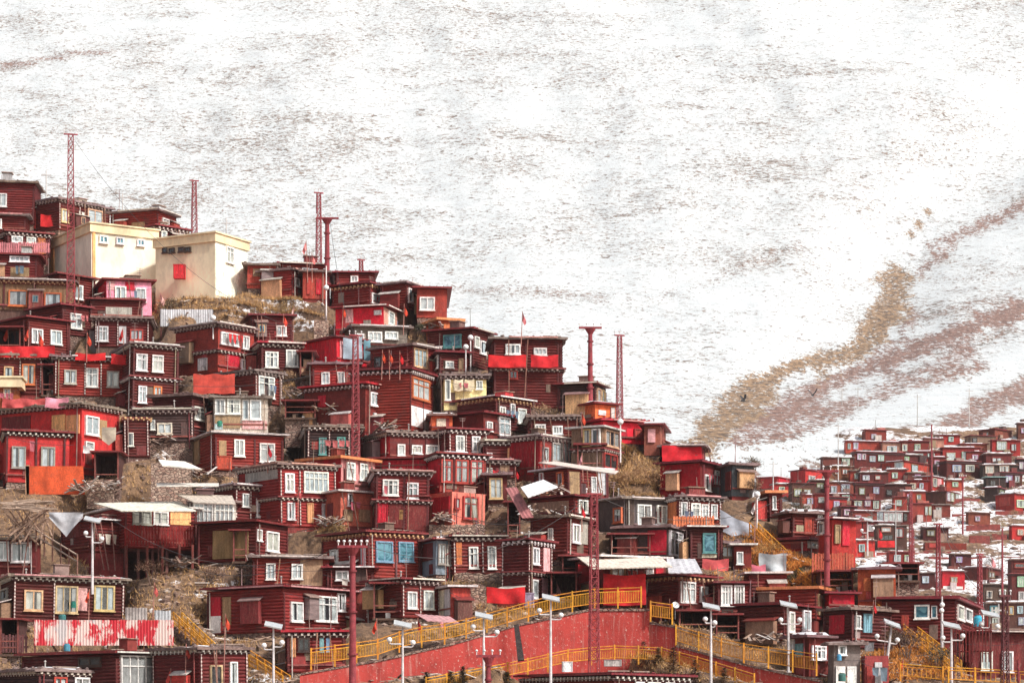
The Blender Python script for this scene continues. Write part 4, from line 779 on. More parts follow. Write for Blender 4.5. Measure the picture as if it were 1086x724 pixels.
# the far village across the gully
def fv(rows):
    for r in rows: HF(*r)
fv([(895,897,936,467,480,'bnm','B',[(899,470,3,6,'w1'),(905,469,5,7,'w1')],"plain red house with two slit windows at the top left of the far village"),
(934,936,956,468,482,'bnm','Q',[(941,473,10,6,'w1')],"salmon house beside the slit window house at the snowfield edge"),
(903,906,959,478,496,'bdm','M',[(909,481,4,6,'w1'),(914,481,4,6,'w1'),(922,483,6,6,'w2'),(931,482,6,6,'w2')],"long dark house with four white windows in the top rows of the far village"),
(953,956,986,467,482,'bnm','B',[(957,471,5,7,'w1'),(970,471,6,7,'w2')],"brick red house with two pale windows beside the far mast"),
(870,873,905,484,500,'bns','X',[(893,486,8,7,'w2')],"snow capped red house on the gully side of the far village"),
(838,854,876,497,514,'bnm','X',[(857,504,7,6,'w2')],"red house with one white window at the edge of the gully snow"),
(874,880,904,493,508,'bng','O',[(885,497,5,6,'o1'),(893,497,6,6,'o1')],"orange timbered house just behind the second tube pole's head"),
(935,959,988,488,509,'bnm','B',[(949,490,9,11,'w1p'),(940,494,5,6,'r2'),(966,492,7,9,'n1')],"red house with one big whitish window in the middle of the far village"),
(948,951,975,481,491,'bns','M',[(955,484,9,5,'w2')],"small snow roofed room above the big whitish window"),
(962,964,998,478,490,'bnm','X',[(969,481,10,5,'w2p'),(984,481,7,5,'w1p')],"low red house with pale wall panels under the far mast"),
(997,1000,1039,474,490,'bnm','X',[(1004,480,9,8,'w1p'),(1020,479,9,9,'w1p')],"red house with two big square white windows in the upper far village"),
(996,1004,1039,488,506,'bdm','M',[(1010,493,9,7,'w2'),(1024,493,9,7,'w2')],"dark house with two paired windows under the two big square ones"),
(1023,1030,1056,461,477,'bnm','Q',[(1031,464,5,5,'k1d')],"pink house with one tiny dark window at the top of the far village"),
(1038,1055,1073,454,467,'bnm','B',[(1043,458,6,6,'n1')],"topmost red house of the far village against the snow"),
(1050,1052,1082,466,483,'bnm','X',[(1057,468,10,9,'w2p'),(1072,470,6,8,'r1')],"red house with a broad pale window beneath the topmost house"),
(1039,1043,1079,492,508,'bns','K',[(1045,494,9,8,'w2'),(1060,494,10,8,'w3')],"blackish house with a snow roof line and two wide white windows"),
(1042,1046,1073,480,493,'bns','M',[(1052,485,10,5,'r2')],"stepped dark house with two snow ledges above the blackish house"),
(1043,1046,1067,505,520,'bnb','K',[(1050,509,6,6,'k2d')],"dark shed with a turquoise roof rim"),
(1044,1058,1066,516,532,'bnm','K',[(1060,520,4,8,'g1')],"dark leaning shed downhill of the turquoise rim roof"),
(1056,1076,1100,522,542,'bns','X',[(1078,530,9,8,'w3'),(1060,527,12,9,'Pr')],"red house with a railed glass porch by the snowy path"),
(970,989,1001,504,520,'bnw','X',[(988,507,5,9,'w1'),(994,508,4,8,'Pp')],"boxy red house with a pale roof standing over a snowy terrace"),
(980,1003,1017,520,536,'bnm','M',[(1004,522,3,9,'w1p'),(1008,522,3,9,'w1p'),(1013,522,3,9,'w1p')],"dark house with three narrow pale windows in a row"),
(986,989,1008,534,548,'kng','B',[(992,537,7,7,'n1')],"bare brick block under the three narrow pale windows"),
(905,907,937,511,530,'bdm','M',[(926,516,6,7,'w2'),(911,517,6,7,'n1')],"dark red house with one small window left of the lit doorway"),
(934,936,967,512,528,'bng','M',[(954,518,5,8,'y1p'),(940,519,6,6,'k1d')],"dark house with a glowing yellow doorway"),
(903,905,934,529,542,'bnm','X',[(906,531,8,7,'w2'),(917,530,6,6,'w2'),(926,531,6,8,'w1')],"red house with three little windows under the lit doorway house"),
(926,928,964,541,555,'bnw','M',[(929,543,7,10,'w2'),(937,543,20,10,'w4'),(958,544,4,8,'k1d')],"house with a long white glazed balcony in the lower far village"),
(900,904,930,541,560,'bnm','X',[(907,546,6,7,'w1'),(920,547,5,8,'g1')],"maroon house beside the long white glazed balcony"),
(963,966,988,533,553,'bnm','X',[(981,537,3,9,'w1p'),(985,537,3,9,'w1p')],"red house with two slim white windows by the far lattice mast"),
(927,930,962,556,582,'bng','M',[(935,559,10,5,'y1p'),(933,567,14,6,'k3d'),(950,560,8,10,'r1')],"shop under the glazed balcony with a red banner",),
(976,979,1006,558,572,'bns','M',[(983,562,8,6,'n1')],"low dark hut on the snowy terraces with drooping roof"),
(979,981,1025,575,583,'bnn','B',[(985,576,8,4,'Pr')],"long low red terrace room below the drooping roof hut"),
(836,840,864,511,533,'bnm','M',[(842,518,8,8,'y2p'),(852,518,8,8,'n2')],"shop with colourful goods in its open front in the gully"),
(861,864,908,523,538,'bnm','X',[(868,527,6,6,'w1'),(893,525,8,8,'w2'),(880,527,6,7,'n1')],"red house with one white frame behind the second tube pole"),
(876,879,909,510,525,'bng','B',[(881,515,6,7,'w1'),(892,513,9,8,'w2')],"brick house with two white windows behind the second tube pole"),
(802,824,838,505,517,'bnr','X',[(825,507,12,8,'Pef')],"low crimson hut at the mouth of the gully"),
(908,912,942,500,513,'bns','M',[(915,504,7,5,'w1'),(928,504,6,5,'r1')],"dark house with a snow ledge beneath the long four window house"),
(997,999,1023,604,624,'bns','C',[(1008,611,7,6,'y2'),(1000,621,21,3,'Pwf')],"bright red kiosk with a yellow window between the masts",'kiosk','kiosk'),
(1069,1073,1108,592,648,'bns','M',[(1079,611,7,11,'w3'),(1080,627,8,9,'w3'),(1089,611,8,11,'w3'),(1076,597,20,5,'r2d')],"three storey maroon house at the right edge",'tall_house','house',None,(608,)),
(1044,1048,1090,638,668,'bns','M',[(1050,642,10,11,'t2'),(1066,643,9,9,'y2'),(1079,643,6,8,'w1'),(1080,655,6,8,'w1p')],"row of shop fronts with a snowy canopy below the three storey house",'shop','shop'),
(1020,1046,1062,600,616,'bns','M',[(1048,606,6,6,'n1')],"small snow roofed shed between the red kiosk and the three storey house"),
(1040,1043,1070,618,636,'bng','D',[(1046,626,6,8,'w1'),(1060,624,6,8,'w2')],"dark shed with a white window frame above the shop fronts"),
(1016,1019,1047,470,481,'bnm','S',[(1025,473,7,5,'w1p')],"flat pink red house behind the two big square windows"),
(978,981,1001,464,474,'bnm','Q',[(985,467,5,4,'w1p')],"pale pink shack right of the far mast at the snow's edge"),
(1076,1079,1104,486,504,'bnm','K',[(1081,490,4,7,'w1')],"dark house cut by the right edge of the picture, mid far village"),
(1078,1080,1102,448,464,'bns','B',[(1083,454,5,5,'w1')],"snow roofed red house at the very top right of the far village"),
(955,958,982,520,534,'bns','B',[(962,524,5,6,'w1'),(972,524,5,6,'n1')],"brick red house with snow roof between the glowing doorway and the boxy house"),
(888,892,912,536,549,'bnm','M',[(895,540,6,6,'w1')],"dark little house uphill of the ramshackle red house"),
(1002,1004,1022,508,520,'bns','B',[(1010,511,6,5,'w1')],"short brick red hut beside the boxy pale roofed house"),
(939,941,962,497,510,'bns','X',[(946,501,6,6,'w1')],"narrow snow capped room in front of the long four window house"),
(914,918,940,455,467,'bnm','B',[(924,460,5,5,'w1')],"tiny brick red cabin on the snowfield edge above the salmon house"),
(986,989,1018,460,471,'bns','X',[(994,463,6,5,'w2'),(1006,463,5,5,'w1')],"low snow roofed red row house between far pole and pink house"),
(858,861,884,508,522,'bng','M',[(866,512,7,6,'y2')],"dim shop room with a yellowish window in the gully mouth"),
(876,879,898,526,542,'bdm','X',[(884,531,6,7,'w2')],"upright red cabin with one paired window just behind the gully tube pole"),
(900,902,930,498,511,'bng','B',[(906,502,5,6,'w1'),(918,502,6,6,'w2')],"brick house with two windows under the orange timbered house"),
(912,915,944,552,568,'bnm','R',[(920,556,6,7,'w1'),(932,556,6,8,'r1')],"brown red cabin downhill of the long glazed balcony's neighbour"),
(886,889,914,552,570,'bnm','X',[(894,556,7,8,'w2')],"red cabin with a paired window beside the gully shops"),
(958,961,984,508,521,'bnm','X',[(965,512,6,6,'w2'),(975,512,4,6,'w1')],"small red house with one paired and one single window, uphill of the glowing doorway"),
(1012,1015,1036,490,503,'bng','X',[(1020,494,6,6,'w1')],"red infill cabin tucked beside the two paired windows house"),
(1058,1061,1084,500,515,'bdm','M',[(1066,504,7,7,'w2'),(1076,504,5,7,'w1')],"dark red house on the upper right slope above the railed glass porch"),
(1022,1025,1046,478,490,'bnm','B',[(1031,482,6,5,'w2')],"brick red cabin right of the two big square white windows"),
(984,987,1004,484,499,'bnm','X',[(991,488,5,6,'w1')],"narrow red house left of the two paired windows house"),
(960,963,986,500,511,'bng','R',[(970,503,6,5,'w1')],"flat brown cabin below the big whitish window house"),
(1024,1027,1050,542,556,'bns','B',[(1034,547,5,5,'w1')],"lonely brick hut on the white terraces"),
(1070,1073,1098,556,572,'bns','X',[(1079,561,6,6,'w2')],"red hut at the right edge of the terraces above the three storey house"),
(1006,1009,1030,586,600,'bns','M',[(1014,590,6,6,'w1')],"dark hut directly uphill of the red kiosk"),
(940,943,968,584,600,'bnm','X',[(948,588,7,7,'w2'),(959,588,5,7,'w1')],"red house between the gully shops and the orange building"),
(968,971,992,606,624,'bng','M',[(978,611,7,7,'w2')],"dark house beside the left lattice mast over the curved roof"),
(1044,1047,1070,650,668,'bnm','X',[(1052,655,7,8,'w2')],"red cabin at the lower edge of the far village"),
(902,905,928,572,590,'bns','X',[(911,577,6,8,'w1')],"snow rimmed red cabin behind the yellow kiosk spot"),
(848,851,872,524,538,'bnm','B',[(856,528,6,6,'w1')],"brick red cabin left of the one white frame house"),
(818,821,842,512,526,'bng','X',[(826,516,6,6,'w2')],"low red gully cabin above the dark bush"),
(946,948,962,526,541,'bnm','B',[(951,530,5,6,'w1')],"thin brick cabin under the glowing doorway"),
(1086,1089,1110,516,532,'bnm','X',[(1092,520,6,6,'w1')],"red house just leaving the frame beside the railed porch"),
])
# ---------------------------------------------------------------- build terrain
for s in HOUSES:
    if s.far: FAR.fill(s.o.z-.05, FAR.dist(s.o.x, s.o.y, s.c, s.s, s.wr, s.wl), 1.0, .6)
    else: NEAR.fill(s.o.z-.08-s.drop, NEAR.dist(s.o.x, s.o.y, s.c, s.s, s.wr, s.wl), 1.6, .5)
for (x0, y0, b0, x1, y1, b1) in WALLS:       # retaining walls: ground is level with their tops behind, low in front
    a = P(x0, y0, nearD(b0)); b = P(x1, y1, nearD(b1)); d = b-a; L = math.hypot(d.x, d.y); c, sn = d.x/L, d.y/L
    for k in range(4):
        q = a.lerp(b, (k+.5)/4); NEAR.fill(q.z-.12, NEAR.dist(q.x-c*L/8, q.y-sn*L/8, c, sn, L/4, 5.0, .9), 1.2, 0)
for (x0, y0, b0, x1, y1, b1) in WALLS:
    a = P(x0, b0, nearD(b0)); b = P(x1, b1, nearD(b1)); d = b-a; L = math.hypot(d.x, d.y); c, sn = d.x/L, d.y/L
    for k in range(4):
        q = a.lerp(b, (k+.5)/4); dd = NEAR.dist(q.x-c*L/8, q.y-sn*L/8, c, sn, L/4, .3, -3.5); NEAR.cut(q.z-.05, dd, 1.5, 0); NEAR.fill(q.z-.08, NEAR.dist(q.x-c*L/8, q.y-sn*L/8, c, sn, L/4, 0, -3.0), 1.2, 0)
for s in sorted(HOUSES, key=lambda s: -s.o.z):
    T = FAR if s.far else NEAR
    if not s.far:
        for k in ((1, 2) if s.sty[0] == 'c' else (1, 2, 3, 4, 5)): T.cut(s.o.z-.08-s.drop-.10*k, T.dist(s.o.x, s.o.y-k, s.c, s.s, s.wr, s.wl), 2.6, .3)
    T.cut(s.o.z-.05-s.drop, T.dist(s.o.x, s.o.y, s.c, s.s, s.wr, s.wl), 3.2 if not s.far else 2.4, .6)
xx = 543+F*FAR.X/FAR.Y; FAR.Z -= np.clip((FAR.Y-455)/12, 0, 1)*np.clip((900-xx)/40, 0, 1)*4.0
NEAR.rough(.30, .35); FAR.rough(.5, .16)
NEAR.mesh("hillside", M_EARTH); FAR.mesh("village_slope", M_FARGR)
mb = MB(); mb.quad((-4000,-4000,23.4), (4000,-4000,23.4), (4000,900,23.4), (-4000,900,23.4)); tag(mb.build("valley_ground", M_EARTH), kind="structure")
# mountain: rows of real terrain from the village's upper edge to a ridge high above the picture
def polyd(x, y, pts):
    best = 1e9
    for (ax, ay), (bx, by) in zip(pts[:-1], pts[1:]):
        dx, dy = bx-ax, by-ay; t = max(0, min(1, ((x-ax)*dx+(y-ay)*dy)/(dx*dx+dy*dy))); best = min(best, math.hypot(x-ax-t*dx, y-ay-t*dy))
    return best
GULLY = [(700,478),(770,450),(830,420),(880,395),(925,350),(950,290),(975,250),(1020,215),(1100,165),(1250,60)]
GRASS = [([(742,472),(775,440),(812,410)], 17), ([(775,415),(835,392),(870,385)], 8), ([(868,388),(905,375),(930,345),(948,300)], 13), ([(935,350),(955,300)], 18), ([(925,298),(950,285)], 5), ([(690,470),(745,478)], 6), ([(965,250),(985,225)], 3)]
SCRUB = [([(985,262),(1030,240),(1100,212)],5,.9),([(960,345),(1020,325),(1100,305)],4,.5),([(1000,372),(1100,345)],4,.5),([(860,440),(940,415),(1000,398),(1040,390)],7,.8),([(775,450),(830,440),(880,405),(940,385),(1010,352),(1100,322)], 10, 1.0), ([(790,465),(850,455),(900,432),(960,405),(1000,385),(1030,372)], 9, .75), ([(780,458),(860,425)], 20, .7), ([(965,330),(955,360),(900,395)], 10, .7), ([(905,330),(960,345)],6,.25),
    ([(975,290),(1020,250),(1100,215)], 6, .85), ([(985,300),(1090,285)], 4, .45), ([(960,400),(1086,335)],5,.4), ([(1010,455),(1045,430),(1100,408)], 13, .9), ([(960,455),(1000,452),(1030,445)], 7, .55),
    ([(690,318),(740,305),(800,278),(850,262)], 8, .42), ([(480,305),(560,308),(640,318)], 6, .5), ([(0,70),(55,62),(120,52)], 4, .7), ([(470,180),(530,190)], 8, .12), ([(175,215),(215,212),(240,225)], 10, .32),
    ([(640,185),(700,225)], 12, .1), ([(900,60),(1086,90)], 14, .10), ([(700,300),(860,190),(1000,150)], 20, .10), ([(380,240),(440,270)], 14, .16), ([(820,470),(900,476)],2,.35), ([(640,330),(700,325)],4,.2), ([(0,130),(40,140)],8,.2), ([(20,165),(110,215)],16,.12), ([(750,500),(800,503)],7,.8),([(850,492),(880,498)],5,.6)]
xs = list(range(-420, 1560, 9)); ys = [y for y in range(-520, 560, 6)]
MD_Y = np.array([-520,-300,0,150,300,400,460,500.,560]); MD_D = np.array([1720,1480,1160,985,800,630,494,471.,440])
v = []; sa = []; ga = []; ca = []
CLEAR = [([(760,486),(850,482),(930,462)], 14), ([(800,470),(900,452),(960,432),(1020,405),(1100,375)], 13), ([(960,440),(1010,425)], 10)]
for y in ys:
    for x in xs:
        D = float(np.interp(y, MD_Y, MD_D)); g = polyd(x, y, GULLY)
        k = min(1, max(0, (470-y)/60))
        D += k*(46*math.exp(-(g/70)**2))
        if k > 0: D += k*(16*noise.noise((x*.008, y*.008, 1))+5*noise.noise((x*.03, y*.05, 3))+2.2*noise.noise((x*.09, y*.12, 8)))
        v.append(tuple(P(x, y, D)))
        wob = 1+.7*noise.noise((x*.03, y*.06, 9))+.6*noise.noise((x*.09, y*.17, 4)); wob = max(.3, wob)
        ca.append(max([0]+[max(0, min(1, 2.0-1.3*polyd(x, y, p)/(r*(1+.3*noise.noise((x*.02, y*.04, 7)))))) for p, r in CLEAR]))
        ga.append(max([0]+[max(0, min(1, 1.6-1.1*polyd(x, y, p)/(r*wob))) for p, r in GRASS]))
        q = max([0]+[a*max(0, min(1, 1.7-1.1*polyd(x, y, p)/(r*wob))) for p, r, a in SCRUB])
        clear = 0
        if y > 380 and x > 740: clear = max(0, min(1, (y-(505-(x-700)*.32))/12))   # smooth snowfield under the scrub slope
        q = q-.35*clear*(1 if q < .3 else 0); sa.append(q)
nx = len(xs); ny = len(ys)
f = [(j*nx+i, (j+1)*nx+i, (j+1)*nx+i+1, j*nx+i+1) for j in range(ny-1) for i in range(nx-1)]
me = bpy.data.meshes.new("mountain"); me.from_pydata(v, [], f); me.materials.append(M_MOUNT); me.polygons.foreach_set("use_smooth", [True]*len(me.polygons))
for nm, arr in (("scrub", sa), ("grass", ga), ("clear", ca)):
    at = me.attributes.new(nm, 'FLOAT', 'POINT'); at.data.foreach_set("value", arr)
mo = bpy.data.objects.new("mountain", me); COL.objects.link(mo); mo["kind"] = "structure"
for s in HOUSES: build_house(s)
# ---------------------------------------------------------------- finding where a sight line meets the slope or a wall
def groundD(x, y, T=None, lo=None, hi=None):
    T = T or NEAR; Y = lo or T.ys[0]+1; hi = hi or T.ys[-1]-1
    while Y < hi:
        if ZC+(HY-y)/F*Y <= T.h((x-543)/F*Y, Y): return Y
        Y += .4
    return nearD(y) if T is NEAR else farD(y)
def wallD(x, y, off=.35):
    best = None
    for s in HOUSES:
        if s.x0 <= x <= s.x1 and s.yt-2 <= y <= s.yb+2:
            f, u, z = s.uz(x, y); Y = s.o.y+(u*s.s if f == 'R' else u*s.c)
            if best is None or Y < best: best = Y
    return (best if best else groundD(x, y))-off
def W_(x, y, D): return P(x, y, D)
def sw(o): return o
RED = (.28,.045,.055)
# ---------------------------------------------------------------- retaining walls and railings
def ret_wall(segs, label, group=None):
    a0 = P(segs[0][0], segs[0][1], nearD(segs[0][2])); root = empty("retaining_wall", (a0.x, a0.y, a0.z-3)); tag(root, label, "retaining wall", group)
    pts = []
    for (x0, y0, b0, x1, y1, b1) in segs:
        a, b = P(x0, y0, nearD(b0)), P(x1, y1, nearD(b1)); n = max(2, int((b-a).length/.8))
        for k in range(n+(1 if (x0, y0, b0, x1, y1, b1) == segs[-1] else 0)): pts.append(a.lerp(b, k/n))
    o = root.location; mb = MB(); m = 9
    for i, p in enumerate(pts):
        for j in range(m+1):
            z = .05-(4.6)*j/m; bul = .05*noise.noise((p.x*.6, z*.8, 2))-.05*j/m*2
            mb.v.append((p.x-o.x, p.y-o.y+bul, p.z-o.z+z+.06*noise.noise((p.x*2, 0, 7))))
    for i in range(len(pts)-1):
        for j in range(m): a = i*(m+1)+j; mb.f.append((a, a+1, a+m+2, a+m+1))
    mb.build("wall_face", M_RETAIN, root, (.44,.045,.035))
    mb = MB()
    for p, q in zip(pts[:-1], pts[1:]):
        a = p-o; b = q-o; z = .05+.05*noise.noise((p.x*3, 1, 1))
        k = len(mb.v)
        mb.v += [(a.x, a.y-.07, a.z-.10), (b.x, b.y-.07, b.z-.10), (b.x, b.y+.5, b.z-.10), (a.x, a.y+.5, a.z-.10), (a.x, a.y-.07, a.z+z), (b.x, b.y-.07, b.z+z), (b.x, b.y+.5, b.z+z), (a.x, a.y+.5, a.z+z)]
        mb.f += [(k+4,k+5,k+6,k+7),(k,k+1,k+5,k+4),(k+2,k+3,k+7,k+6)]
    mb.build("coping", M_STONE, root)
def retmat():
    m, n, l, b = newmat("stained_red_render"); c = ocol(n); o = pos(n)
    v = nz(n, l, mapping(n, l, o, (1,1,.35)), 1.1, 7, .65); v2 = nz(n, l, mapping(n, l, o, (1.6,1.6,.12)), 3.0, 5, .7); v3 = nz(n, l, o, 6, 5, .7)
    c1 = mix(n, l, 1.0, c, mapr(n, l, v, .3, .7, .6, 1.3), 'MULTIPLY')
    c2 = mix(n, l, mapr(n, l, v2, .55, .66, 0, .55), c1, (.50,.24,.20)); c3 = mix(n, l, mapr(n, l, v3, .60, .66, 0, .75), c2, (.60,.46,.40))
    c4 = mix(n, l, mapr(n, l, v, .56, .68, 0, .6), c3, (.15,.03,.025))
    l.new(c4, b.inputs["Base Color"]); b.inputs["Roughness"].default_value = .85; bump(n, l, v3, b, .6, .05); return m
M_RETAIN = retmat()
ret_wall(WALLS[:5], "long stained red retaining wall below the yellow railing")
ret_wall(WALLS[5:6], "short red retaining wall step under the small square railing")
ret_wall(WALLS[6:], "descending red retaining wall behind the two lamps")
YEL = (.70,.30,.03)
def railing(pts, h, label, step=1.0, Dfn=None, mesh=True, name="railing", col=YEL, stairs=False):
    W = [P(x, y, d) for x, y, d in pts]; o = W[0]; root = empty(name, o); tag(root, label, "railing", "yellow railings")
    L = [0]; 
    for a, b in zip(W[:-1], W[1:]): L.append(L[-1]+(b-a).length)
    def at(t):
        for i in range(len(W)-1):
            if t <= L[i+1] or i == len(W)-2: return W[i].lerp(W[i+1], (t-L[i])/max(1e-6, L[i+1]-L[i]))
    n = max(1, int(L[-1]/(1.55*step))); ps = [at(L[-1]*i/n)-o for i in range(n+1)]
    for p in ps:
        mb = MB(); mb.box(p.x-.05, p.y-.05, p.z-.25, p.x+.05, p.y+.05, p.z+h+.06); mb.build("post", M_TRIM, root, vary(col, .1))
    up = Vector((0, 0, 1))
    for zz in (h-.03, h*.78, .14):
        mb = MB()
        for a, b in zip(ps[:-1], ps[1:]): mb.bar(a+up*zz, b+up*zz, .032, n=5)
        mb.build("rail", M_TRIM, root, vary(col, .08))
    mb = MB(); m = int(L[-1]/(.115 if mesh else .3))
    for i in range(m):
        p = at(L[-1]*(i+.5)/m)-o; mb.box(p.x-.018, p.y-.013, p.z+.15, p.x+.018, p.y+.013, p.z+h*.78)
    mb.build("baluster_lattice", M_TRIM, root, vary(col, .08)); return root
def wd(b, e=.25): return nearD(b)+e
railing([(330,706,wd(736)),(357,702,wd(734)),(400,696,wd(724)),(434,684,wd(719)),(480,678,wd(714)),(520,667,wd(706)),(548,659,wd(700)),(585,649,wd(696)),(625,642,wd(692)),(680,640,wd(692))], 1.12, "long yellow railing along the top of the red retaining wall")
railing([(690,655,wd(697)),(713,658,wd(699))], 1.1, "small square yellow railing panel on the wall step")
railing([(717,681,wd(702)),(760,694,wd(713)),(790,701,wd(722)),(830,707,wd(731)),(866,712,wd(741))], 1.15, "yellow railing descending towards the snow rimmed maroon house")
def gr(pts, off=0): return [(x, y, groundD(x, y)+off) for x, y in pts]
railing([(452,734,161.5),(500,725,163.5),(548,716,165.4),(600,704,167.4),(645,699,168),(700,701,167.4),(745,713,164.8),(800,730,162)], .95, "lower orange railing along the foot of the red wall")
# stairways: treads plus a railing on either side
def stairway(x0, y0, x1, y1, wpx, label, D0=None, D1=None, col=YEL):
    d0 = D0 or groundD(x0, y0)-.5; d1 = D1 or groundD(x1, y1)-.5
    a, b = P(x0, y0, d0), P(x1, y1, d1); o = Vector(a); root = empty("stairway", o); tag(root, label, "stairway", "yellow stairways")
    d = b-a; n = max(4, int(abs(d.z)/.2)); h = Vector((d.x, d.y, 0)); side = Vector((-h.y, h.x, 0)).normalized()*wpx*a.y/F
    if side.y < 0: side = -side
    mb = MB()
    for i in range(n):
        p = d*(i/n); q = d*((i+1)/n); z = p.z
        k = len(mb.v); pts = [p, q, q+side, p+side]
        mb.v += [(v.x, v.y, z-.6) for v in pts]+[(v.x, v.y, z) for v in pts]
        mb.f += [(k,k+3,k+2,k+1),(k+4,k+5,k+6,k+7),(k,k+1,k+5,k+4),(k+1,k+2,k+6,k+5),(k+2,k+3,k+7,k+6),(k+3,k,k+4,k+7)]
    mb.build("flight", M_STONE, root)
    for s_ in (Vector((0,0,0)), side):
        mb = MB(); m = max(3, int(d.length/.9))
        for i in range(m+1):
            p = d*(i/m)+s_; mb.box(p.x-.045, p.y-.045, p.z-.1, p.x+.045, p.y+.045, p.z+1.0)
        for zz in (.97, .6, .3): mb.bar(s_+Vector((0,0,zz)), d+s_+Vector((0,0,zz)), .035)
        for i in range(m*5):
            p = d*(i/(m*5))+s_; mb.box(p.x-.012, p.y-.012, p.z+.1, p.x+.012, p.y+.012, p.z+.9)
        mb.build("stair_rail", M_TRIM, root, vary(col, .1))
stairway(654,480,728,524,14,"long yellow railed steps crossing the dry grass near the crest", col=(.62,.36,.10))
stairway(795,568,862,632,12,"yellow railed steps down the orange dry gully bank")
stairway(862,632,892,642,10,"short flat run of yellow railed steps by the tube pole foot")
stairway(922,648,1008,716,12,"yellow railed steps past the curved roof house")
stairway(184,664,222,700,10,"yellow steps between the patchy fence and the flag poles", D0=172, D1=168)
stairway(256,704,300,732,10,"yellow steps behind the first solar lamp", D0=168, D1=165)
railing([(1006,722,160),(1050,724,160),(1090,727,159)], .9, "orange railing end in the lower corner by the bushes", mesh=False)
railing([(955,718,161.5),(1000,722,160.5)], .9, "orange railing at the foot of the scrubby bank", mesh=False)

# ---------------------------------------------------------------- masts and poles
def insulators(root, c, n, w_, lab="insulator", r=.10):
    for i in range(n):
        x = c[0]-w_/2+w_*i/max(1, n-1); mb = MB(); mb.bar((x, c[1], c[2]), (x, c[1], c[2]+.16), .03); mb.ball((x, c[1], c[2]+.24), r, 8, 6); mb.build(lab, M_PORC, root)
M_PORC = simple("white_porcelain", (.80,.79,.78), .3)
M_GLOBE = simple("opal_globe", (.86,.85,.84), .25)
M_PANEL = simple("solar_cell_panel", (.40,.42,.44), .8, 0, .2)
M_WHITE = painted("white_paint", (1,1,1), .12, (.5,.42,.38), .5, mot=.08)
def lattice_mast(x, yt, yb, wpx, label, D=None, head=True, col=(.30,.05,.06), group="lattice masts"):
    D = D or groundD(x, yb); o = P(x, yb, D); H_ = (yb-yt)*D/F; w0 = wpx*D/F/2; w1 = w0*.62
    root = empty("lattice_mast", o, random.uniform(.1, .5)); tag(root, label, "lattice mast", group)
    cs = [(-1,-1),(1,-1),(1,1),(-1,1)]; r = max(.04, w0*.13)
    def pt(c, t): k = w0+(w1-w0)*t; return Vector((c[0]*k, c[1]*k, H_*t))
    for c in cs:
        mb = MB(); mb.bar(pt(c, 0)-Vector((0,0,1.2)), pt(c, 1), r, r*.85, 4); mb.build("leg", M_TRIM, root, col)
    mb = MB(); n = max(6, int(H_/(w0*2.1)))
    for i in range(n):
        for j in range(4):
            a, b = cs[j], cs[(j+1) % 4]
            mb.bar(pt(a, i/n), pt(b, (i+1)/n), r*.55, n=3); mb.bar(pt(b, i/n), pt(a, (i+1)/n), r*.55, n=3); mb.bar(pt(a, i/n), pt(b, i/n), r*.55, n=3)
    mb.build("bracing", M_TRIM, root, col)
    if head:
        L = w0*3.4; mb = MB(); mb.box(-L/2, -.06, H_-.02, L/2, .06, H_+.09); mb.build("crossarm", M_TRIM, root, col)
        insulators(root, (0, 0, H_+.09), 3, L*.95, r=.07)
lattice_mast(75,143,322,8.5,"tallest red lattice mast rising in front of the cream building", D=219.5)
lattice_mast(206,192,250,6,"red lattice mast behind the second cream building", D=252)
lattice_mast(338,205,300,6,"lattice mast beside the tube pole on the crest", D=234)
lattice_mast(383,276,300,5,"short stub of lattice mast over the crest roofs", D=240)
lattice_mast(377,356,484,8,"lattice mast in the thick of the houses above the pink upper house", D=195)
lattice_mast(657,356,452,6.5,"lattice mast on the crest above the red canopy roof", D=208)
lattice_mast(630,524,700,10,"heavy lattice mast standing in front of the red retaining wall", D=163.5)
lattice_mast(995,556,646,5,"leftmost of the lattice masts over the curved roof house", D=190)
lattice_mast(966,520,596,3.4,"slim lattice mast in front of the glazed balcony in the far village", D=300, head=False)
lattice_mast(1039,588,668,5,"lattice mast between the red kiosk and the dark shop fronts", D=185)
lattice_mast(1066,632,730,7.5,"dark lattice mast nearest the bottom corner", D=150, col=(.12,.03,.035))
lattice_mast(968,560,600,3,"short ladder like mast on the snowy terraces", D=310, head=False)
def tube_pole(x, yt, yb, wpx, label, D=None, head='T', col=RED, group="tube poles"):
    D = D or groundD(x, yb); o = P(x, yb, D); H_ = (yb-yt)*D/F; r0 = wpx*D/F/2; root = empty("tube_pole", o); tag(root, label, "power pole", group)
    mb = MB(); mb.bar((0,0,-1), (0,0,H_), r0, r0*.68, 14); mb.build("shaft", M_TRIM, root, col, smooth=False)
    for t in (.12, .37, .62, .86):
        mb = MB(); r = r0*(1-.32*t); mb.bar((0,0,H_*t-.06), (0,0,H_*t+.06), r*1.45, r*1.45, 14); mb.build("flange", M_TRIM, root, tuple(c*.8 for c in col))
    if head:
        L = r0*7.5; mb = MB(); mb.bar((0,0,H_-.5), (0,0,H_-.05), r0*.7, r0*1.8, 12); mb.box(-L/2, -.09, H_-.04, L/2, .09, H_+.12); mb.build("crossarm", M_TRIM, root, col)
        insulators(root, (0, 0, H_+.12), 4 if head == 'T' else 6, L*.95, r=.095 if head == 'I' else .08)
tube_pole(347,232,342,6.5,"red tube pole with flanges on the crest above the crimson house", D=226)
tube_pole(626,348,448,6.5,"red tube pole with a T head near the long red canopy", D=206.5)
tube_pole(374,580,760,8.5,"big red tube pole with a string of white insulators at the bottom", D=152, head='I')
tube_pole(877,500,606,6.5,"red tube pole in front of the gully mouth", D=176)
tube_pole(518,696,760,7,"red tube pole head seen just above the bottom edge", D=150)
tube_pole(988,450,512,2.2,"slender red pole rising from the upper far village", D=440, head=None)
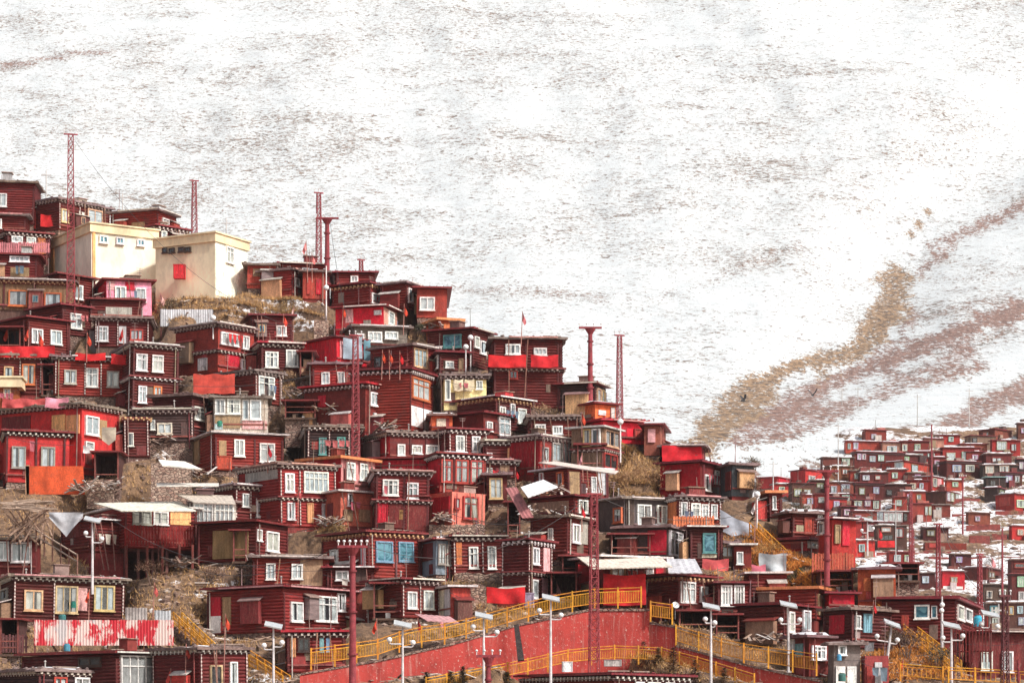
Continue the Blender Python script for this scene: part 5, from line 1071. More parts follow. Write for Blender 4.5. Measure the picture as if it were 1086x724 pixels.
tube_pole(1021,506,560,2.0,"slender red pole over the snowy terraces of the far village", D=420, head='T')
tube_pole(1063,560,640,2.6,"thin red pole beside the three storey house", D=370, head=None)
tube_pole(1080,700,724,3,"thin red post in the very bottom corner", D=150, head=None)
def thin_pole(x, yt, yb, label, D, col=(.55,.52,.50), r=.09, arm=True, cat="pole", group="slim grey poles"):
    o = P(x, yb, D); H_ = (yb-yt)*D/F; root = empty("utility_pole", o); tag(root, label, cat, group)
    mb = MB(); mb.bar((0,0,-1), (0,0,H_), r, r*.7, 8); mb.build("shaft", M_WHITE, root, col)
    if arm:
        mb = MB(); mb.box(-r*7, -.04, H_-.5, r*7, .04, H_-.4); mb.build("crossarm", M_WHITE, root, col)
for a in [(49,181,210,"short grey pole with a dark bundle on top at the hilltop",246),(130,205,240,"grey pole rising behind the cream building",246),(240,232,248,"thin pole behind the second cream building",250),
          (889,449,505,"grey pole on the snowfield before the far village",455),(973,418,462,"tall grey pole above the far village's top row",500),(1028,412,458,"grey pole at the foot of the reddish scrub",500),
          (893,412,434,"pale pole on the scrub slope, nearer the bird",590),(910,410,440,"pale pole on the scrub slope above the snowfield",575),(820,489,522,"thin grey pole by the red hut of the gully",440),(950,530,600,"pale pole among the gully shops",300),
          (963,590,628,"pale post behind the orange building",185),(1059,640,700,"grey pole in front of the dark shop fronts",180)]:
    thin_pole(a[0], a[1], a[2], a[3], a[4], r=.11 if a[4] > 300 else .07)
thin_pole(346,282,352,"white pole with a lamp beside the crest tube pole",222,(.82,.78,.76),.07,False)
def lamp(x, yt, yb, g1, g2, label, D=None, tilt=.35, lean=0, panel=True, group="solar street lamps"):
    D = D or nearD(yb); o = P(x, yb, D); k = D/F; H_ = (yb-yt)*k; root = empty("street_lamp", o); root.rotation_euler = (0, lean, 0); tag(root, label, "street lamp", group)
    mb = MB(); mb.bar((0,0,-.5), (0,0,H_*.5), .10, .08, 10); mb.bar((0,0,H_*.5), (0,0,H_), .08, .055, 10); mb.build("pole", M_WHITE, root, (.64,.60,.60))
    for (gx, gy) in (g1, g2):
        dx = (gx-x)*k; dz = (yb-gy)*k; mb = MB(); up = dz-.22
        mb.bar((0,0,up-.05), (dx*.85,0,up-.05), .05); mb.bar((dx*.85,0,up-.05), (dx,0,up), .05); mb.bar((dx,0,up), (dx,0,up+.08), .05); mb.build("arm", M_WHITE, root, (.64,.60,.60))
        mb = MB(); mb.ball((dx, 0, dz), .17, 14, 10); mb.build("globe", M_GLOBE, root, smooth=True)
    if panel:
        M = Matrix.Translation((0, 0, H_+.12)) @ Matrix.Rotation(tilt, 4, 'X') @ Matrix.Rotation(.22, 4, 'Y'); mb = MB(); mb.box(-.52, -.40, 0, .52, .40, .05, M)
        pn = mb.build("solar_panel", M_PANEL, root); mb = MB()
        for q in ((-.56,-.44,-.02,.56,-.40,.07),(-.56,.40,-.02,.56,.44,.07),(-.56,-.399,-.02,-.52,.399,.07),(.52,-.399,-.02,.56,.399,.07)): mb.box(*q, M)
        mb.box(-.5, -.38, -.015, .5, .38, -.003, M)
        mb.build("panel_frame", M_WHITE, pn, (.5,.5,.5))
lamp(98,553,622,(91,565),(108,571),"twin globe solar lamp above the house with the yellow windows", D=174)
lamp(290,665,750,(280,684),(299,681),"twin globe solar lamp against the wide red log house wall", D=160)
lamp(427,664,755,(413,678),(438,681),"twin globe solar lamp just past the big tube pole", D=158)
lamp(513,655,755,(502,664),(527,670),"twin globe solar lamp beside the leaning black duct of the red wall", D=158.5)
lamp(584,636,722,(572,647),(595,652),"twin globe solar lamp in front of the red wall near the heavy lattice mast", D=161)
lamp(754,645,722,(748,656),(758,660),"twin globe solar lamp by the dark house with the ochre eave", D=162.5)
lamp(836,643,716,(828,657),(848,657),"twin globe solar lamp in front of the dark log hall", D=165)
lamp(942,663,690,(928,676),(950,677),"leaning lamp with two globes beside the white stool", D=167, lean=.14)
lamp(1009,665,716,(1000,676),(1021,674),"twin globe lamp behind the dark bushes of the scrubby bank", D=161)
lamp(1050,653,690,(1041,661),(1058,664),"twin globe lamp with a tilted panel in front of the shop fronts", D=163)
lamp(920,552,584,(926,560),(914,562),"solar lamp at the gully shops before the glazed balcony", D=260)
lamp(999,632,678,(999.3,641),(998.6,647),"slim lamp with stacked globes over the curved roof house wall", D=166, panel=False)
def post_lamp(x, yt, yb, label, D):
    o = P(x, yb, D); k = D/F; H_ = (yb-yt)*k; root = empty("post_lamp", o); tag(root, label, "post lamp", "single globe post lamps")
    mb = MB(); mb.bar((0,0,-.6), (0,0,H_-.2), .06, .05, 8); mb.build("pole", M_WHITE, root, (.84,.78,.76)); mb = MB(); mb.ball((0,0,H_), .24, 14, 10); mb.build("globe", M_GLOBE, root, smooth=True)
post_lamp(658,447,482,"single globe lamp beside the olive glass fronted house", wallD(652,470)-.6)
post_lamp(226,337,352,"single globe lamp on the corner roof of the brick red two storey house", wallD(232,350)+.5)
post_lamp(803,524,560,"single globe lamp on a leaning flag pole at the gully edge", nearD(560))
post_lamp(499,358,392,"single globe lamp near the turquoise window house", wallD(498,380)-.6)
post_lamp(494,368,392,"short single globe lamp next to the turquoise window house", wallD(490,380)-.9)
post_lamp(346,305,345,"single globe lamp beside the crest tube pole", 221)
# wires strung between masts
def wire(a, b, sag, label):
    A, B = P(*a), P(*b); mb = MB(); n = 22; pts = []
    for i in range(n+1):
        t = i/n; p = A.lerp(B, t); p.z -= sag*4*t*(1-t); pts.append(p-A)
    for p, q in zip(pts[:-1], pts[1:]): mb.bar(p, q, .02, n=3)
    o = mb.build("power_cable", M_CABLE); o.location = A; tag(o, label, "cable", "power cables")
M_CABLE = simple("black_cable", (.05,.045,.045), .6)
for a in [((358,579,152),(170,590,170),1.5,"sagging cable running from the big tube pole over the earth bank"),((390,579,152),(625,526,163.5),2.0,"sagging cable from the big tube pole to the heavy lattice mast"),((366,579,152),(112,545,178),2.2,"second sagging cable from the big tube pole towards the stilted shed"),
          ((635,526,163.5),(872,500,176),2.4,"sagging cable from the heavy lattice mast to the gully tube pole"),((625,526,163.5),(480,545,180),1.2,"slack cable from the heavy lattice mast to the salmon house"),((882,500,176),(990,558,190),1.5,"sagging cable from the gully tube pole to the masts over the curved roof"),
          ((882,501,176),(966,521,300),3,"cable from the gully tube pole to the slim far mast"),((1000,557,190),(1036,590,185),.8,"cable between the two masts over the curved roof"),((998,557,190),(1064,640,150),1.2,"cable dropping to the dark corner mast"),((379,358,195),(350,234,226),2,"cable from the mid village mast up to the crest tube pole"),
          ((374,358,195),(80,150,225),4,"long cable from the mid village mast to the tallest mast"),((988,456,440),(966,521,300),2,"cable from the slender far pole down to the slim mast"),((136,400,195),(374,385,195),1.2,"cable crossing in front of the two storey red log house"),((140,436,192),(330,455,192),1.0,"cable crossing above the glass veranda")]: wire(*a)
# ---------------------------------------------------------------- cloths, boards, flags
def cloth(x0, y0, x1, y1, col, label, D=None, name="tarpaulin", cat="tarpaulin", skew=0, sag=.12, off=.4, mat=None, wr=.07, group=None, tri=0):
    D = D or wallD((x0+x1)/2, (y0+y1)/2, off); a = P(x0, y0, D); k = D/F; Wd = (x1-x0)*k; Hh = (y1-y0)*k
    nx = max(6, int(Wd/.22)); ny = max(4, int(Hh/.22)); mb = MB(); sd_ = random.random()*50
    for j in range(ny+1):
        for i in range(nx+1):
            u, t = i/nx, j/ny
            z = -Hh*t-sag*math.sin(u*math.pi*max(1, round(Wd/2.2)))**2*(1-t*.5)+skew*u
            if tri: z = -Hh*t*(1-abs(u-.5)*2*tri)
            y = wr*math.sin(u*Wd*4.2+sd_+math.sin(t*3+sd_)*1.2)*(.35+t)+wr*1.6*noise.noise((u*Wd*.9+sd_, t*Hh*1.1, 3))
            mb.v.append((u*Wd+.04*noise.noise((t*3, u*2, sd_)), y, z))
    for j in range(ny):
        for i in range(nx): q = j*(nx+1)+i; mb.f.append((q, q+nx+1, q+nx+2, q+1))
    o = mb.build(name, mat or M_CLOTH, None, vary(col, .06), smooth=True); o.location = a; tag(o, label, cat, group); return o
RD = (.62,.022,.028); CR = (.52,.012,.035)
cloth(518,376,558,389,RD,"bright red banner along the first balcony of the tall crest house",name="banner",cat="banner",D=wallD(540,400)-.5)
cloth(563,376,592,389,RD,"bright red banner along the second balcony of the tall crest house",name="banner",cat="banner",D=wallD(575,400)-.5)
cloth(640,608,685,641,RD,"tall red tarpaulin hanging before the eatery above the railing",D=173)
cloth(613,598,628,626,(.42,.02,.03),"darker red tarpaulin behind the heavy lattice mast",D=wallD(620,610)-.5)
cloth(516,622,557,639,RD,"crimson cloth strung in front of the stone footing",name="red_cloth",cat="cloth",D=wallD(540,600)-2.6)
cloth(205,396,249,417,(.58,.07,.06),"coral red tarpaulin on a frame above the glass veranda",D=nearD(420)-1)
cloth(-6,367,58,379,RD,"crimson cloth skirt of the porch with three prayer flags",name="porch_skirt",cat="cloth",sag=0)
cloth(43,227,58,240,RD,"bright red cloth on the balcony of the garlanded long house",name="red_cloth",cat="cloth")
cloth(702,472,744,489,RD,"puckered bright red cloth wrapped round the box room",name="red_cloth",cat="cloth",sag=.05,wr=.10)
cloth(745,592,773,607,(.68,.12,.12),"pale red flowered cloth below the teal window",name="red_cloth",cat="cloth")
cloth(931,573,949,580,RD,"small crimson banner under the far shop's sign board",name="banner",cat="banner",D=farD(582)-1.2,wr=.04,sag=.03)
cloth(52,543,88,569,(.50,.51,.52),"grey tarpaulin hanging like a pennant beside the pole shack",D=176,tri=.8,wr=.12)
cloth(2,422,48,432,(.60,.10,.11),"faded red cloth thrown over the plywood boarded house roof",D=wallD(25,430)-.2,name="red_cloth",cat="cloth",wr=.12)
cloth(48,421,73,432,(.70,.30,.32),"pink and white cloth thrown over the plywood boarded house roof",D=wallD(60,430)-.3,name="pink_cloth",cat="cloth",wr=.12)
cloth(80,374,112,382,RD,"crimson cloth draped on the long white block eaves",D=wallD(100,384)-.45,name="red_cloth",cat="cloth",wr=.05)
cloth(118,375,142,386,RD,"bright red cloth piece hanging at the end of the long white block eaves",D=wallD(130,384)-.5,name="red_cloth",cat="cloth",wr=.05)
cloth(364,358,384,380,(.36,.42,.50),"blue grey quilt hung on the crimson sheet metal house",name="quilt",cat="bedding",D=wallD(370,370)-.5)
cloth(386,360,393,382,(.20,.36,.46),"narrow blue quilt hung at the end of the crimson sheet metal house",name="quilt",cat="bedding",D=wallD(388,370)-.5)
cloth(482,402,491,414,(.72,.62,.44),"first cream cloth on the yellow house front",name="cream_cloth",cat="cloth",wr=.04)
cloth(493,402,503,413,(.70,.58,.42),"second cream cloth on the yellow house front",name="cream_cloth",cat="cloth",wr=.04)
cloth(108,453,123,472,(.52,.46,.34),"pale ragged awning sheet by the black stair frame",D=nearD(500)-1,name="ragged_sheet",cat="sheet",tri=.3)
cloth(88,472,96,480,(.80,.78,.76),"small white sheet on the wall beside the black stair frame",D=wallD(92,476)-.3,name="white_sheet",cat="sheet")
cloth(764,540,797,562,(.42,.46,.50),"grey blue sheet slung down the gully edge",D=nearD(560)-1,name="grey_sheet",cat="sheet",skew=-1.1)
cloth(805,586,834,605,(.46,.48,.50),"grey and white sheet propped on the gully bank",D=nearD(612)-.5,name="grey_sheet",cat="sheet",wr=.2)
cloth(797,598,812,612,(.70,.20,.22),"pink cloth hung at the rim of the gully bank",D=nearD(615)-.5,name="pink_cloth",cat="cloth")
cloth(100,702,124,710,(.80,.78,.77),"white cloth under the patchy fence",D=nearD(708)-6,name="white_cloth",cat="cloth") if False else None
def slab(pts, th, mat, col, label, name, cat, group=None, corr=0):
    """a thin rigid sheet through four photo points (x, y, D)"""
    Wp = [P(*p) for p in pts]; o = Wp[0]; a, b, c, d = [p-o for p in Wp]; mb = MB(); n = max(6, int((b-a).length/.18)); m = 4
    nrm = (b-a).cross(d-a).normalized()
    for side in (0, 1):
        for i in range(n+1):
            for j in range(m+1):
                p = (a.lerp(b, i/n)).lerp(d.lerp(c, i/n), j/m)
                mb.v.append(tuple(p+nrm*((th if side else 0)+(corr*(i % 2)))))
    N = (n+1)*(m+1)
    for i in range(n):
        for j in range(m):
            q = i*(m+1)+j; mb.f.append((q, q+1, q+m+2, q+m+1)); mb.f.append((N+q, N+q+m+1, N+q+m+2, N+q+1))
    for i in range(n):
        q = i*(m+1); mb.f.append((q, q+m+1, N+q+m+1, N+q)); q += m; mb.f.append((q+m+1, q, N+q, N+q+m+1))
    for j in range(m): mb.f.append((j+1, j, N+j, N+j+1)); q = n*(m+1)+j; mb.f.append((q, q+1, N+q+1, N+q))
    ob = mb.build(name, mat, None, vary(col, .05)); ob.location = o; tag(ob, label, cat, group); return ob
def D_(y, k=0): return nearD(y)-k
slab([(27,494,D_(524)),(88,494,D_(524)),(90,524,D_(524)),(28,524,D_(524))], .06, M_PLASTER, (.66,.10,.035), "bright orange plywood hoarding in front of the pillared house","hoarding","hoarding")
mh = slab([(27,493,D_(524)),(31,493,D_(524)),(31,524,D_(524)),(27,524,D_(524))], .10, M_PLANK, (.60,.36,.20), "pale timber post at the end of the orange hoarding","timber_post","post")
slab([(552,516,181),(576,508,183),(592,516,180.5),(560,527,179)], .05, M_METAL, (.74,.74,.75), "white broken sheet lying on the long maroon roof","roof_sheet","sheet",corr=.03)
slab([(536,517,182),(548,516,182),(566,548,179.5),(554,549,179.5)], .05, M_METAL, (.34,.14,.14), "brown corrugated sheet leaning across the gap below the red flag","roof_sheet","sheet",corr=.04)
slab([(100,533,183),(190,531,184),(208,541,178),(128,541,177)], .07, M_METAL, (.78,.73,.66), "creamy white sheet roof over the stilted shed","sheet_roof","roof",corr=.02)
slab([(166,512,184),(232,512,184),(232,515,182),(166,515,182)], .06, M_METAL, (.74,.70,.66), "narrow pale sheet roof on the earth track above the veranda","sheet_roof","roof")
slab([(186,523,183),(246,525,183),(250,534,179),(206,532,179)], .06, M_METAL, (.56,.48,.42), "weathered sheet roof over the white framed veranda","sheet_roof","roof",corr=.02)
slab([(571,490,190),(590,489,192),(656,499,186),(652,502,184)], .07, M_METAL, (.70,.60,.54), "long pale sloping sheet roof above the red house","sheet_roof","roof")
slab([(612,590,178),(700,589,179),(713,600,172),(628,602,172)], .08, M_METAL, (.74,.66,.54), "cream sheet awning of the eatery","awning","awning",corr=.02)
slab([(263,664,168.5),(318,659,169.5),(318,668,167.2),(280,667,166.6)], .06, M_METAL, (.60,.42,.38), "scalloped pinkish awning over the porch room","awning","awning",corr=.03) if False else None
slab([(440,650,170),(478,653,170),(488,660,167.5),(452,657,167)], .05, M_METAL, (.60,.30,.32), "pink corrugated sheets lying behind the yellow railing","roof_sheet","sheet",corr=.04)
slab([(707,592,176),(737,592,176),(745,607,173.5),(709,607,173.5)], .06, M_METAL, (.52,.53,.54), "grey white sheet roof below the red flowered cloth","sheet_roof","roof",corr=.03) 
slab([(739,644,169.5),(762,648,169),(755,641,171),(741,640,171)], .05, M_METAL, (.50,.38,.33), "small brown awning by the dark house with the ochre eave","awning","awning") if False else None
slab([(545,662,165.2),(550,661,165.2),(556,699,164),(549,700,164)], .14, M_WOOD, (.035,.025,.025), "leaning black duct on the face of the long red wall","drain_duct","duct")
slab([(168,487,184),(196,489,184),(214,497,182),(172,493,181.5)], .08, M_CLOTH, (.78,.74,.68), "white sheet covering the rubble walled stack","white_sheet","sheet") 
# stone walls and heaps
def stone_wall(x0, y0, x1, y1, D, label, th=.6):
    a = P(x0, y1, D); k = D/F; L = (x1-x0)*k; h = (y1-y0)*k; mb = MB(); n = max(3, int(L/.4)); m = max(2, int(h/.35))
    for s_ in (0, 1):
        for i in range(n+1):
            for j in range(m+1): mb.v.append((L*i/n, th*s_+random.uniform(-.06, .06), (h*j/m if j else -1.5)+(random.uniform(-.12, .12) if j == m else 0)))
    N = (n+1)*(m+1)
    for i in range(n):
        for j in range(m): q = i*(m+1)+j; mb.f.append((q, q+m+1, q+m+2, q+1)); mb.f.append((N+q, N+q+1, N+q+m+2, N+q+m+1))
        q = i*(m+1)+m; mb.f.append((q, q+m+1, N+q+m+1, N+q))
    for j in range(m): mb.f.append((j, j+1, N+j+1, N+j)); q = n*(m+1)+j; mb.f.append((q+1, q, N+q, N+q+1))
    o = mb.build("stone_wall", M_STONE2); o.location = a; tag(o, label, "stone wall", "rough stone walls")
M_STONE2 = M_STONE.copy(); M_STONE2.name = "pale_dry_stone"
for nd in M_STONE2.node_tree.nodes:
    if nd.type == 'MIX':
        for i in (6, 7):
            if not nd.inputs[i].is_linked:
                c = nd.inputs[i].default_value; nd.inputs[i].default_value = (min(1, c[0]*1.5), min(1, c[1]*1.55), min(1, c[2]*1.5), 1) if c[0] > .1 else c
stone_wall(160,490,203,516,D_(514),"pale rubble wall capped with a white sheet on the earth track")
stone_wall(92,509,120,518,D_(518,.5),"low stone wall right beside the orange hoarding")
stone_wall(455,556,514,574,D_(565,-.4),"stone footing under the salmon plastered house")
stone_wall(482,608,534,628,D_(610),"rough stone footing under the two tall window log house")
stone_wall(497,620,515,655,D_(640),"rubble bank beside the red metal hut")
stone_wall(393,330,412,345,D_(350,-1),"grey stone wall stub under the bright crimson house")
stone_wall(333,340,348,352,D_(352),"cream stone pier at the foot of the crest tube pole")
def fence(x0, y0, x1, y1, D0, D1, mat, col, label, kind='corr', name="fence", ypost=0, blotch=None):
    a, b = P(x0, y1, D0), P(x1, y1, D1); h = (y1-y0)*D0/F; d = b-a; L = math.hypot(d.x, d.y); rz = math.atan2(d.y, d.x); root = empty(name, a, rz); tag(root, label, "fence")
    dz = d.z/L; mb = MB(); n = int(L/(.1 if kind == 'corr' else .2))
    if kind == 'corr':
        for i in range(n+1):
            u = L*i/n; top = h+.04*noise.noise((u*2, 0, 0)); y = -.035*(i % 2)
            mb.v += [(u, y, dz*u), (u, y, dz*u+top), (u, y+.03, dz*u), (u, y+.03, dz*u+top)]
        for i in range(n): q = 4*i; mb.f += [(q, q+4, q+5, q+1), (q+2, q+3, q+7, q+6), (q+1, q+5, q+7, q+3)]
        mb.build("sheeting", mat, root, col)
    else:
        for i in range(n):
            u = L*i/n; w_ = .15 if kind == 'plank' else .07; t = h*random.uniform(.93, 1.05) if kind == 'plank' else h*random.uniform(.85, 1.1)
            mb.box(u, -.03, dz*u-.1, u+w_, 0, dz*u+t)
        mb.build("board_slat", mat, root, col); mb = MB()
        for z in (h*.25, h*.8): mb.box(0, .002, z-.05, L, .07, z+.05)
        mb.build("rail", mat, root, tuple(c*.8 for c in col))
    for i in range(int(L/2.4)+1):
        u = min(L-.05, i*2.4); mb = MB(); mb.box(u, .075, dz*u-1.2, u+.1, .17, dz*u+h+.05); mb.build("post", M_WOOD, root, (.16,.05,.045))
def blotchmat():
    m, n, l, b = newmat("patchy_red_sheet"); o = ocrd(n)
    v = nz(n, l, mapping(n, l, o, (.9,.9,.45)), 1.1, 6, .68, .4); v2 = nz(n, l, mapping(n, l, o, (5,5,.3)), 2.4, 4, .7); v4 = nz(n, l, mapping(n, l, o, (1.2,1,.3)), .7, 3)
    c = mix(n, l, mapr(n, l, mathn(n, l, 'ADD', v, mathn(n, l, 'MULTIPLY', v2, .35)), .655, .70, 0, 1), (.55,.015,.03), (.74,.55,.50))
    c = mix(n, l, mapr(n, l, v4, .58, .61, 0, .8), c, (.50,.50,.50)); c = mix(n, l, mapr(n, l, v2, .58, .72, 0, .6), c, (.70,.36,.24))
    l.new(c, b.inputs["Base Color"]); b.inputs["Roughness"].default_value = .6; return m
fence(36,657,184,684,D_(684,1.5),D_(684,1.0),blotchmat(),(.6,.1,.1),"long corrugated fence with patchy red and white paint","corr","corrugated_fence")
fence(133,644,156,657,D_(668),D_(668),M_METAL,(.42,.38,.36),"grey corrugated fence panel behind the patchy fence","corr","corrugated_fence")
fence(164,647,181,658,D_(668),D_(668),M_METAL,(.50,.52,.54),"pale blue grey fence panel beside the red prayer flag","corr","corrugated_fence")
fence(170,328,226,346,D_(350,-2),D_(350,-2),M_METAL,(.60,.60,.62),"whitish corrugated fence behind the brick red two storey house","corr","corrugated_fence")
fence(861,586,906,606,D_(606,.5),D_(606,.5),M_PLANK,(.50,.11,.06),"rusty orange plank fence behind the gully tube pole","plank","plank_fence")
fence(714,547,758,558,wallD(735,550)-.9,wallD(748,550)-.9,M_PLANK,(.62,.17,.07),"orange board balcony front of the four window red house","plank","balcony_boards")
fence(1010,662,1052,700,163,162,M_PLANK,(.20,.025,.025),"dark red picket fence beside the yellow steps","picket","picket_fence")
fence(132,557,170,577,wallD(150,566)-1.1,wallD(160,566)-1.1,M_PLANK,(.30,.02,.02),"first red log panel of the stilted shed's balcony","plank","balcony_boards")
fence(171,558,207,578,wallD(190,566)-1.1,wallD(200,566)-1.1,M_PLANK,(.28,.02,.02),"second red log panel of the stilted shed's balcony","plank","balcony_boards")
fence(-8,257,53,267,229,229,M_METAL,(.66,.24,.26),"long pink balcony rail at the left of the cream building","plank","balcony_rail")
fence(-8,672,30,690,D_(690),D_(690),M_METAL,(.14,.05,.05),"dark board fence in the bottom left yard","plank","plank_fence")
# stilts under the balcony shed
for i, x in enumerate((134, 156, 172, 190, 204)):
    D = wallD(160,566)-1.0; a = P(x, 578, D); mb = MB(); mb.bar((0,0,-2.4), (0,0,.05), .11, .10, 7); o = mb.build("stilt_post", M_WOOD, None, (.24,.06,.05)); o.location = a
    tag(o, ["round stilt under the near end of the red plank balcony","stilt a quarter along the red plank balcony","middle stilt of the red plank balcony","stilt three quarters along the red plank balcony","last stilt at the dark doorway of the plank balcony"][i], "stilt", "stilts of the plank balcony")
# ---------------------------------------------------------------- flags
def flag(x, yt, yb, col, label, D=None, w=7, hang=.75, side=1):
    D = D or wallD(x, yb, .8); o = P(x, yb, D); k = D/F; H_ = (yb-yt)*k; root = empty("prayer_flag", o); tag(root, label, "flag", "flags on poles")
    root.rotation_euler = (0, random.uniform(-.05, .05), 0)
    mb = MB(); mb.bar((0,0,-.8), (0,0,H_), .04, .025, 6); mb.build("flag_pole", M_WOOD, root, (.42,.20,.16))
    mb = MB(); n, m = 6, 8; wd_ = w*k; fh = min(H_*.7, w*k*2.2)
    for j in range(m+1):
        for i in range(n+1):
            u, t = i/n, j/m; ww = wd_*(.35+.65*math.sin(min(1, t*1.4)*1.57))*(1 if t < .8 else 1-(t-.8)*2)
            mb.v.append((side*u*ww, .10*math.sin(u*7+t*3), H_-fh*t-u*hang*.5))
    for j in range(m):
        for i in range(n): q = j*(n+1)+i; mb.f.append((q, q+n+1, q+n+2, q+1))
    mb.build("flag_cloth", M_CLOTH, root, vary(col, .08), smooth=True)
FR = (.62,.07,.035)
for a in [(9,346,366,FR,"orange red flag at the porch post nearest the edge"),(30,347,368,FR,"orange red flag in the middle of the porch"),(41,352,370,FR,"orange red flag beside the porch's right window"),
          (92,352,374,FR,"small red flag by the white window under the pink house"),(131,347,366,(.45,.03,.03),"dark red flag in front of the red lattice window"),(171,310,336,(.75,.40,.38),"pale pink flag by the dry bush"),
          (300,332,350,FR,"twin red flag over the maroon roof under the grassy bank"),(311,325,352,(.70,.45,.42),"pale flag pole beside the twin red flag"),(331,268,290,(.70,.20,.20),"pale red flag flying on the crest"),(326,255,290,(.75,.25,.25),"square red flag flying above the crest shed",),
          (363,324,345,FR,"tall red flag at the end of the bright crimson wall"),(428,322,345,FR,"orange flag beside the dry bush near the crest"),(405,371,392,FR,"first orange cloth flag before the yellow framed window"),(413,371,392,FR,"second orange cloth flag before the yellow framed window"),(424,372,392,RD,"bright red cloth flag before the yellow framed window"),
          (284,470,490,(.40,.02,.03),"dark red flag on the two window log house"),(316,516,545,(.50,.10,.10),"muted red flag on the two storey red log house"),(547,495,518,RD,"bright red flag above the fallen sheets"),(617,534,552,RD,"small red flag on the brown log house roof"),
          (683,590,612,RD,"red flag at the eatery awning edge"),(94,624,655,FR,"red flag between the yellow framed windows"),(104,640,662,(.70,.66,.44),"pale yellow flag between the yellow framed windows"),(162,617,655,(.62,.12,.12),"tall red prayer flag on the earth bank"),
          (196,682,740,(.50,.06,.04),"tall furled flag pole nearest the patchy fence"),(237,650,740,FR,"tallest red flag pole at the dotted post house"),(181,708,740,(.55,.08,.06),"short leaning flag at the foot of the patchy fence"),(400,655,680,FR,"small red flag behind the yellow railing near the tube pole"),
          (443,655,676,(.50,.02,.03),"crimson flag behind the yellow railing by the dark porch"),(466,650,672,(.72,.30,.30),"pink flag beside the heaped pink sheets"),(590,616,640,(.72,.40,.40),"pale pink flag in the dark porch beside the red wall"),(601,616,636,RD,"red cloth flag in the dark porch beside the red wall"),
          (653,617,640,(.45,.01,.02),"dark fold flag on the red tarpaulin"),(617,436,452,FR,"small red flag next to the second tube pole"),(618,480,500,(.62,.30,.30),"pale flag under the olive glass fronted house"),(926,636,648,RD,"red flag beside the crimson panelled house"),(932,560,578,RD,"red flag at the gully shops"),
          (958,698,716,RD,"red flag at the scrubby bank's foot"),(1052,590,606,(.70,.3,.3),"pale red flag on the snowy terraces"),(909,574,590,RD,"red flag by the yellow kiosk"),(710,634,646,RD,"red flag beside the small satellite dish"),(800,530,575,(.75,.66,.62),"white cloth pole leaning at the gully edge"),(553,330,357,(.6,.2,.2),"thin flag above the tall crest house"),]:
    flag(a[0], a[1], a[2], a[3], a[4], side=random.choice((1, 1, -1)), w=random.uniform(3.6, 5.6))
# ---------------------------------------------------------------- vegetation
M_TWIG = painted("dry_twigs", (1,1,1), .3, (.30,.20,.12), .9)
M_LEAF = painted("evergreen_needles", (2,2,2), .3, (.10,.09,.05), .9)
def bush(x, y, wpx, hpx, label, col=(.20,.12,.08), D=None, n=None, T=None):
    D = D or groundD(x, y, T); o = P(x, y, D); k = D/F; R, Hh = wpx*k/2, hpx*k; mb = MB(); n = n or int(min(900, 140+R*Hh*160))
    rnd = random.Random(int(x*13+y))
    lob = [(rnd.uniform(-.6,.6)*R, rnd.uniform(-.4,.4)*R, rnd.uniform(.35,.75)*Hh, rnd.uniform(.35,.6)) for _ in range(5)]
    for i in range(n):
        l_ = lob[i % 5]; th = rnd.uniform(0, 6.28); ph = math.acos(rnd.uniform(-.6, 1)); r = l_[3]*min(R, Hh)*rnd.random()**.5*1.25
        c = Vector((l_[0]+r*math.sin(ph)*math.cos(th)*1.2, l_[1]+r*math.sin(ph)*math.sin(th), max(.05, l_[2]+r*math.cos(ph))))
        d = Vector((rnd.uniform(-1,1), rnd.uniform(-1,1), rnd.uniform(-.1,1.4))).normalized()*rnd.uniform(.18, .42); w_ = Vector((rnd.uniform(-1,1), rnd.uniform(-1,1), rnd.uniform(-1,1))).normalized()*rnd.uniform(.015, .04)
        q = len(mb.v); mb.v += [tuple(c-w_), tuple(c+w_), tuple(c+d)]; mb.f.append((q, q+1, q+2))
    ob_root = empty("bush", o); tag(ob_root, label, "bush", "dry bushes")
    mb.build("foliage", M_TWIG, ob_root, vary(col, .1)); mb = MB()
    for l_ in lob: mb.bar((0, 0, -.3), (l_[0]*.8, l_[1]*.8, l_[2]), .05, .02, 5)
    mb.build("stem", M_WOOD, ob_root, (.14,.09,.07))
